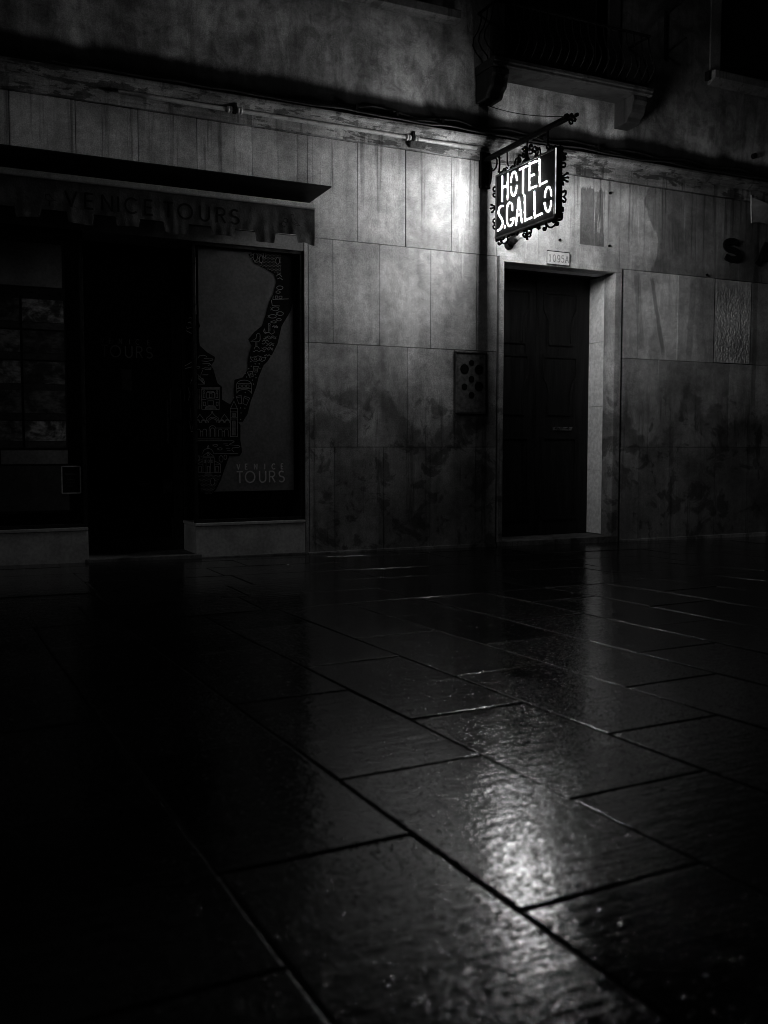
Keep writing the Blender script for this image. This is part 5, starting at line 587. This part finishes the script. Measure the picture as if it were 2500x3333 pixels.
# ================================================================== AWNING
A=empty('shop_awning',(1.2,0,2.9)); tag(A,'retracted canvas shop awning with dark flat hood and castellated valance over the shop','awning')
MB().prism([(-.001,3.062),(-.552,3.077),(-.552,3.088),(-.001,3.102)],-1.0,3.112).build('hood',HOODM,A,.002)
MB().prism([(-.30,2.943),(-.318,2.945),(-.326,2.955),(-.326,2.985),(-.318,2.994),(-.29,2.996),(-.285,2.985),(-.285,2.948)],-1.0,3.056).build('roller_bar',BARM,A,.002)
def sheet(name,fn,nu,nv,mat,parent,keep=None):
    mb=MB(); vs=[fn(i/nu,j/nv) for j in range(nv+1) for i in range(nu+1)]
    mb.add(vs,[(j*(nu+1)+i,j*(nu+1)+i+1,(j+1)*(nu+1)+i+1,(j+1)*(nu+1)+i) for j in range(nv) for i in range(nu) if keep is None or keep(i,j)])
    return mb.build(name,mat,parent,0,True)
sheet('canvas_top',lambda u,v:(-1+4.05*u,-.03-.255*v,3.055-.068*v-.012*math.sin(v*PI)+.004*mnoise.noise(Vector((u*30,v*3,1)))),80,6,CANVAS,A)
sheet('side_flap',lambda u,v:(3.05+.012*math.sin(u*5+v*3),-.045-.25*u,(3.052-.06*u)*(1-v)+(2.985-.26*(.25+.75*u)*1.0)*v),10,8,CANVAS,A)
CUT=[(.87+.37*k+.01*math.sin(k*2.1),1.055+.37*k+.01*math.cos(k*1.7)) for k in range(-5,6)]
def vy(x,z): return -.305-.010*mnoise.noise(Vector((x*6.5,z*2.5,2)))*(2.95-z)*5-.012*mnoise.noise(Vector((x*17,z*6,5)))*(2.95-z)*3.4
NU=340
def vfn(u,v):
    x=-1.0+4.06*u; zt=2.945
    zb=2.722 if any(a<x<b for a,b in CUT) else 2.648+.012*math.sin(x*9)
    if x>2.95: zb=2.668-.02*(x-2.95)/.1
    z=zt+(zb-zt)*v
    return (x,vy(x,z),z)
VAL=sheet('valance',vfn,NU,14,CANVAS,A)
def vto(a,b,h): return (a,vy(a,b)-.0025-h,b)
vt=MB()
def fine(pts,step=.02):
    r=[pts[0]]
    for p,q in zip(pts[:-1],pts[1:]):
        l=math.hypot(q[0]-p[0],q[1]-p[1]); k=max(1,int(l/step)); r+=[(p[0]+(q[0]-p[0])*i/k,p[1]+(q[1]-p[1])*i/k) for i in range(1,k+1)]
    return r
for ch,x in zip('VENICETOURS',[1.045,1.19,1.315,1.435,1.485,1.64,1.785,1.90,2.075,2.215,2.33]):
    st,w_=GL[ch]
    for k,s_ in enumerate(st): vt.ribbon(fine([(x+a*.118*.95,2.757+b*.118) for a,b in s_]),.0155,vto,.0004*k)
vt.build('lettering',AWINK,VAL)
br=MB()
for pts in ([(2.845,2.872),(2.85,2.885),(2.868,2.886),(2.872,2.868),(2.878,2.845),(2.91,2.815),(2.925,2.80),(2.90,2.80),(2.87,2.805),(2.85,2.825),(2.845,2.872)],[(2.862,2.83),(2.88,2.815),(2.905,2.812)],[(2.872,2.803),(2.872,2.768)],[(2.888,2.801),(2.888,2.768)],
            arc(2.80,2.83,.018,.018,0,360),arc(2.785,2.80,.022,.02,0,360),[(2.785,2.78),(2.785,2.765)],[(2.76,2.80),(2.745,2.795)],
            [(.90,2.80),(.905,2.83),(.93,2.835),(.945,2.81),(.975,2.79),(.93,2.785),(.90,2.80)],[(.93,2.785),(.93,2.75)]):
    br.ribbon(fine(pts),.0045,vto,.0002)
br.build('bird_drawing',AWINK,VAL)

# ================================================================== HOTEL SIGN
SX0,SX1=4.874,4.946; SY0,SY1=-.268,-1.203; SZ0,SZ1=2.878,3.455; XR=4.91
G=empty('hotel_sign',(XR,-.74,SZ1)); tag(G,'lit hanging box sign with white letters HOTEL S.GALLO framed in black scrolled iron','sign')
bx=MB().box(SX0+.004,SX1-.004,SY1,SY1+.012,SZ0,SZ1).box(SX0+.004,SX1-.004,SY0-.012,SY0,SZ0,SZ1).box(SX0+.004,SX1-.004,SY1+.012,SY0-.012,SZ0,SZ0+.012).box(SX0+.004,SX1-.004,SY1+.012,SY0-.012,SZ1-.012,SZ1)
bx.build('casing',SIGNBLACK,G,.002)
rim=MB()
for x0,x1 in ((SX0-.003,SX0+.004),(SX1-.004,SX1+.003)):
    rim.box(x0,x1,SY1+.006,SY1+.02,SZ0,SZ1).box(x0,x1,SY0-.014,SY0,SZ0,SZ1).box(x0,x1,SY1+.02,SY0-.014,SZ0,SZ0+.014).box(x0,x1,SY1+.02,SY0-.014,SZ1-.014,SZ1)
rim.build('rim',SIGNBLACK,G,.0015)
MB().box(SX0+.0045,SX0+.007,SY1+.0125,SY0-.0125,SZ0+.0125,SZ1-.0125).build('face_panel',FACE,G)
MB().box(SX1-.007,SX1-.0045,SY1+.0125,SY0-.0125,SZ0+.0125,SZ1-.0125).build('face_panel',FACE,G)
gp=MB().box(SX0-.001,SX0+.0045,SY1-.0012,SY1+.0048,SZ0+.03,SZ1-.004)
gp.build('light_gap',GAP,G)
for name,strokes in SIGN_LETTERS:
    for side in (0,1):
        mb=MB(); w_=.0082
        for k,stt in enumerate(strokes):
            if side==0: mb.ribbon(stt,w_,lambda a,b,h:(SX0+.004-h,a,b),.0006+.0003*k,.0006)
            else: mb.ribbon([(SY0+SY1-a,b) for a,b in stt],w_,lambda a,b,h:(SX1-.004+h,a,b),.0006+.0003*k,.0006)
        mb.build('full_stop' if name=='stop' else 'letter',LIT,G)
for p in SIGN_SCROLLS:
    mb=MB().tube([(XR,a,b) for a,b in p],.0088,7)
    for a,b in (p[0],p[-1]): mb.tube([(XR-.009,a,b),(XR+.009,a,b)],.010,8)
    mb.build('scroll',IRON,G,0,True)
sp=MB().tube([(XR,-.725,3.455),(XR,-.725,3.475),(XR,-.725,3.50),(XR,-.725,3.53),(XR,-.725,3.56),(XR,-.725,3.60)],[.05,.04,.018,.014,.012,.004],10)
sp.build('spike',IRON,G,0,True)
for p in SIGN_HOOKS:
    pts=[(XR,a,b) for a,b in p]; pts[0]=(XR,p[0][0],3.64)
    MB().tube(pts,.007,7).build('hook',IRON,G,0,True)
K=empty('sign_bracket',(XR,0,3.66)); tag(K,'black iron pole with curled tip and stay wire, carrying the lit sign','bracket')
MB().tube([(XR,.0,3.66),(XR,-.6,3.664),(XR,-1.30,3.668),(XR,-1.325,3.668)],[.026,.026,.026,.018],12).build('pole',IRON,K,0,True)
MB().box(4.853,4.967,-.035,.0,3.40,3.735).build('wall_plate',IRON,K,.006)
fn=MB()
for p in FINIAL: fn.tube([(XR,a,b) for a,b in p],.0095,7)
fn.tube([(XR,-1.42,3.655),(XR,-1.445,3.655)],.016,8)
fn.build('finial',IRON,K,0,True)
wr=[]
for i in range(25):
    t=i/24; wr.append((XR-.012*math.sin(t*PI),-1.27*(1-t)+.012*t,3.69+(4.19-3.69)*t-.035*math.sin(t*PI)))
MB().tube(wr,.0038,6).build('stay_wire',IRON,K)
bp=MB().tube([(XR,-.03,3.42),(XR,-.08,3.40),(XR,-.12,3.43),(XR,-.14,3.52),(XR,-.12,3.62),(XR,-.06,3.655)],.009,7)
bp.build('brace_scroll',IRON,K,0,True)
# small fitting under the sign
Lm=empty('wall_spotlight',(5.19,0,2.91)); tag(Lm,'small dark wall fitting with a short pale tube just under the sign','wall lamp')
MB().tube([(5.19,.0,2.90),(5.19,-.03,2.90)],.045,16).tube([(5.19,-.03,2.90),(5.192,-.07,2.925)],.014,8).build('base',IRON,Lm,0,True)
MB().tube([(5.192,-.045,2.905),(5.194,-.075,2.935),(5.197,-.12,2.94)],[.03,.045,.036],12).build('housing',IRON,Lm,0,True)
MB().tube([(5.197,-.121,2.94),(5.205,-.235,2.947)],[.022,.019],12).build('tube',m_simple('dull_aluminium',.35,.35,.5,.5,.2,30,.1),Lm,0,True)

# ================================================================== SMALL THINGS ON THE WALL
q=empty('house_number_plaque',(5.765,0,2.818)); tag(q,'small white house number plaque 1095A above the hotel doorway','plaque')
MB().box(5.625,5.906,-.026,-.013,2.752,2.887).build('tablet',MARBLE,q,.002)
b_=MB()
for p in ([(5.628,2.884),(5.903,2.884)],[(5.628,2.755),(5.903,2.755)],[(5.628,2.755),(5.628,2.884)],[(5.903,2.755),(5.903,2.884)]): b_.ribbon(p,.009,wallp(-.0262),.0004 if p[0][0]==p[1][0] else .0002)
b_.build('border',INKM,q)
t_=MB(); write(t_,'1095A',5.655,2.782,.068,.0095,wallp(-.0262),xs=[5.655,5.700,5.752,5.802,5.848],sx=.85)
t_.ribbon([(5.843,2.784),(5.866,2.784)],.006,wallp(-.0262),.0012); t_.ribbon([(5.888,2.784),(5.903,2.784)],.006,wallp(-.0262),.0012)
t_.build('numerals',NUMM,q)
q=empty('doorbell_panel',(4.765,0,1.56)); tag(q,'tall metal bell panel with seven round black holes left of the hotel doorway','doorbell panel')
MB().box(4.60,4.930,-.035,-.002,1.27,1.842).build('plate',PLATEM,q,.006)
MB().box(4.592,4.938,-.048,-.002,1.843,1.858).build('top_ledge',PLATEM,q,.003)
MB().box(4.612,4.918,-.0385,-.0352,1.285,1.83).build('raised_field',PLATEM,q,.001)
def belly(px,py): return (4.60+(px-290)/(1085-290)*.33, 1.842-(py-330)/(1950-330)*.572)
for px,py,r in ((685,585,.027),(500,755,.046),(885,760,.046),(685,1020,.030),(500,1230,.030),(885,1210,.046),(690,1450,.031)):
    x,z=belly(px,py); MB().disc((x,-.0386,z),r,.006).build('bell_push',INKM,q)
# pipe and its clamps under the moulding
q=empty('wall_pipe',(3.6,-.05,3.757)); tag(q,'pale horizontal pipe clipped along the underside of the stone cornice','pipe')
MB().tube([(1.5+.3*i,-.048,3.752+.002*math.sin(i*1.9)) for i in range(12)],.017,12).build('tube',PIPEM,q,0,True)
for x in (2.45,4.12):
    mb=MB()
    for dx in (-.055,-.03,.03,.055): mb.tube([(x+dx-.009,-.048,3.752),(x+dx+.009,-.048,3.752)],.026,12)
    mb.build('coupling',PIPEM,q,0,True)
    MB().tube([(x-.012,-.05,3.750),(x+.012,-.05,3.750)],.030,12).box(x-.012,x+.012,-.08,-.02,3.765,3.83).build('clamp',IRON,q)
MB().box(4.095,4.25,-.062,-.022,3.672,3.73).build('junction_box',BOXM,None,.006)
jb=bpy.data.objects['junction_box']; tag(jb,'grimy little junction box under the cornice pipe, left of the sign','junction box')
labs=['thin black cable lying along the cornice ledge, lowest of three','black cable sagging along the cornice ledge, middle of three','black cable slung highest along the wall above the cornice']
for k,(z,y,am,x0,x1) in enumerate(((3.882,-.105,.008,1.0,9.5),(3.905,-.07,.018,2.6,9.5),(3.965,-.02,.03,3.4,8.6))):
    pts=[(x0+(x1-x0)*i/110,y+.012*mnoise.noise(Vector((i*.35,k,0))),z+am*math.sin(i*.42+k*2)*.5+.018*mnoise.noise(Vector((i*.21,k,7)))) for i in range(111)]
    tag(MB().tube(pts,.0075,6).build('cable',CABLEM,None,0,True),labs[k],'cable','cables along the cornice')
# dirt clods / insulators on the ledge
for i,x in enumerate((3.55,3.95,4.42,5.55,6.2)):
    o=MB().box(x-.012,x+.012,-.09,.0,3.87,3.955).build('cable_clip',IRON,None,.003)
    tag(o,['iron cable clip on the cornice ledge, far left of five','iron cable clip on the ledge, left of the junction box','iron cable clip on the ledge, between junction box and sign pole','iron cable clip on the ledge beneath the balcony, first right of the sign','iron cable clip on the ledge beneath the right balcony corbel'][i],'cable clip','cable clips on the cornice')
# cloth at the far right
q=empty('hanging_cloth',(8.6,-.1,3.55)); tag(q,'pale draped cloth hanging high on the wall at the right edge','cloth')
sheet('drape',lambda u,v:(8.335+1.3*u+.02*v,-.03-.05*u-.02*math.sin(u*9+v*2)*(1-.4*v),3.70-.13*math.sin(min(u*1.6,1)*PI/2)*(1-v)-.275*v+.012*math.sin(u*14)*(v)),50,16,CLOTHM,q)
MB().tube([(8.334,-.03,3.72),(8.34,-.03,3.56),(8.352,-.03,3.42)],.007,6).build('cord',PIPEM,q)
# dark letters
def wall_letter(ch,x,z,h,pen,label,sx):
    mb=MB(); st,w_=GL[ch]
    for k,s_ in enumerate(st): mb.ribbon([(x+a*h*sx,z+b*h) for a,b in s_],pen,wallp(-.0),.002*k+.002,.02)
    tag(mb.build('wall_letter',LETTERW),label,'letter','dark letters on the wall at the right')
wall_letter('S',7.985,3.0,.21,.066,'thick black letter S fixed to the stone wall near the right edge',1.75)
wall_letter('A',8.47,2.985,.24,.07,'thick black letter A cut by the right edge of the view',1.7)
# anchors
for i,(x,z) in enumerate(((6.408,3.532),(6.411,3.003),(5.793,3.006),(7.736,2.812))):
    o=MB().tube([(x,.0,z),(x,-.02,z)],.012,8).build('wall_anchor',IRON)
    tag(o,['small dark anchor at the top right of the dirty square above the door','small dark anchor at the lower right of the dirty square above the door','small dark anchor above the number plaque','small dark anchor above the rough tooled slab'][i],'wall anchor','anchors in the stone wall')
tag(MB().tube([(8.387,.012,4.155),(8.387,-.03,4.155)],.028,10).build('wall_anchor',IRON),'round dark stub on the plaster below the upper right window','wall anchor','anchors in the stone wall')
# dark post with two arms beside the balcony
q=empty('post_with_arms',(7.1,0,5.2)); tag(q,'thin dark post with two arms on the plaster, right of the balcony','bracket')
MB().box(7.092,7.118,-.012,.012,4.98,5.46).build('post',IRON,q,.002)
MB().tube([(7.105,-.01,5.42),(7.105,-.11,5.445),(7.105,-.26,5.47)],.011,8).build('arm',IRON,q)
MB().tube([(7.105,-.01,5.03),(7.105,-.12,5.05),(7.105,-.30,5.08)],.011,8).build('arm',IRON,q)

# ================================================================== PRINTS AND NOTICES IN THE SHOP WINDOW
rows=[(1.942,2.12),(1.70,1.872),(1.455,1.631),(1.222,1.401),(1.0,1.158)]
desc=[('print with murky dark picture','print showing dark figures against a pale sky'),('print with pale upper half','almost black print with a faint bright streak'),
      ('print with a bright face-like blob','print with a faint pale skyline'),('dim print with small light patch','dim print with a thin light line'),('print with pale strip along its top','brightest print, pale sky over dark hills')]
rn=['top row','second row','middle row','fourth row','bottom row']
for r,(z0,z1) in enumerate(rows):
    for c,(x0,x1) in enumerate(((.425,.742),(.762,1.075))):
        p=empty('photo_print',((x0+x1)/2,.16,z0)); 
        tag(p,f'{desc[r][c]}, {rn[r]}, {"left" if c==0 else "right"} column in left shop window','photo print','photo prints in the left shop window')
        k=[[.25,.95],[.6,.2],[.8,.4],[.35,.3],[.5,1.25]][r][c]
        MB().box(x0,x1,.155,.159,z0,z1).build('picture',make_photo(r*2+c+1,k,.012+.05*k),p)
        MB().box(x0,x1,.1552,.159,z0-.055,z0-.004).build('caption',m_simple('caption_card',.035+.03*k,.7,.2,0,.3,30,.05),p)
q=empty('framed_notice',(1.09,.03,.69)); tag(q,'small black notice in a thin pale frame at the bottom of the left shop window','notice')
fr_=MB()
for p in ([(1.018,.583),(1.16,.583)],[(1.018,.797),(1.16,.797)],[(1.018,.583),(1.018,.797)],[(1.16,.583),(1.16,.797)]): fr_.ribbon(p,.009,wallp(.026),.0005 if p[0][0]==p[1][0] else 0,.003)
fr_.build('frame',THINFR,q)
MB().box(1.018,1.16,.026,.029,.583,.797).build('sheet',INKM,q)
tl=MB()
for i,(a,b,z) in enumerate(((1.04,1.14,.742),(1.045,1.135,.732),(1.06,1.12,.69),(1.05,1.13,.665),(1.06,1.12,.64))): tl.ribbon([(a,z),(b,z)],.003,wallp(.0258),.0003)
tl.build('text_lines',CANVAS,q)
for nm,(x0,x1,z0,z1),lab,mat in (('door_sticker',(1.70,1.785,.60,.665),'two thin lines of faint print low on the shop door','w'),('door_sticker',(1.915,1.99,.548,.665),'small square sticker with a pale star low on the shop door','s'),('paper_notice',(1.578,1.662,1.437,1.615),'dim grey paper hung at eye level inside the shop door','p'),('leaflet_box',(1.975,2.065,1.19,1.455),'narrow dark leaflet box with pale edges beside the shop door','b')):
    q=empty(nm,((x0+x1)/2,.42,z0)); tag(q,lab,{'w':'sticker','s':'sticker','p':'paper notice','b':'leaflet box'}[mat])
    if mat=='w':
        mb=MB()
        for z in (.655,.632,.622): mb.ribbon([(x0,z),(x1-(.03 if z>.65 else 0),z)],.006,wallp(.4305),.0003)
        mb.build('printed_lines',CANVAS,q)
    elif mat=='s':
        MB().box(x0,x1,.429,.431,z0,z1).build('backing',FRAME,q)
        mb=MB()
        for i in range(8):
            t=2*PI*i/8; mb.ribbon([(1.952+.008*math.cos(t),.607+.008*math.sin(t)),(1.952+.026*math.cos(t),.607+.026*math.sin(t))],.006,wallp(.4288),.0002*i)
        mb.build('star',CANVAS,q)
        mb=MB()
        for p in ([(x0,z0),(x1,z0)],[(x0,z1),(x1,z1)],[(x0,z0),(x0,z1)],[(x1,z0),(x1,z1)]): mb.ribbon(p,.003,wallp(.4288),.0004 if p[0][0]==p[1][0] else .0002)
        mb.build('edge',CANVAS,q)
    elif mat=='p':
        MB().box(x0,x1,.442,.445,z0,z1).build('sheet',m_simple('dim_paper',.10,.8,.2,0,.4,20,.05),q)
    else:
        MB().box(x0,x1,.36,.413,z0,z1).build('case',FRAME,q,.003)
        mb=MB()
        for p in ([(x0,z1),(x1,z1)],[(x0,z0),(x0,z1)],[(x1,z0),(x1,z1)]): mb.ribbon(p,.005,wallp(.3595),.0004 if p[0][0]==p[1][0] else .0002)
        mb.build('edge',CANVAS,q)

# ================================================================== LIGHT, SKY, CAMERA
w=bpy.data.worlds.new('World'); sc.world=w; w.use_nodes=True; nt=w.node_tree
bg=nt.nodes['Background']; sky=nt.nodes.new('ShaderNodeTexSky'); sky.sky_type='NISHITA'; sky.sun_disc=False
SUN_DIR=Vector((-.80,-.48,.36)).normalized()                 # direction of the added dim fill light, from the left
sky.sun_elevation=math.asin(SUN_DIR.z); sky.sun_rotation=math.atan2(SUN_DIR.x,SUN_DIR.y)
bw=nt.nodes.new('ShaderNodeRGBToBW'); nt.links.new(sky.outputs[0],bw.inputs[0]); nt.links.new(bw.outputs[0],bg.inputs['Color'])
bg.inputs['Strength'].default_value=.0006
sl=bpy.data.lights.new('left_fill_light','SUN'); sl.energy=.075; sl.angle=math.radians(12); so=bpy.data.objects.new('left_fill_light',sl); COL.objects.link(so)
so.rotation_euler=SUN_DIR.to_track_quat('Z','Y').to_euler()
cam=bpy.data.cameras.new('camera'); co=bpy.data.objects.new('camera',cam); COL.objects.link(co)
co.location=(0,-7.978,.95); co.rotation_euler=(math.radians(90-3.864),0,math.radians(-25.8))
cam.sensor_fit='VERTICAL'; cam.sensor_height=36; cam.sensor_width=27; cam.lens=33.74; cam.clip_start=.05; cam.clip_end=1200
cam.dof.use_dof=True; cam.dof.focus_distance=8.9; cam.dof.aperture_fstop=2.6; cam.dof.aperture_blades=0
sc.camera=co
sc.view_settings.view_transform='Standard'; sc.view_settings.look='None'; sc.view_settings.exposure=0; sc.view_settings.gamma=1
sc.render.engine='CYCLES'; sc.cycles.use_denoising=True; sc.cycles.denoiser='OPENIMAGEDENOISE'; sc.cycles.denoising_input_passes='RGB_ALBEDO_NORMAL'; sc.cycles.max_bounces=6; sc.cycles.sample_clamp_indirect=4.0
sc.cycles.use_light_tree=True; sc.cycles.pixel_filter_type='BLACKMAN_HARRIS'; sc.cycles.filter_width=1.0
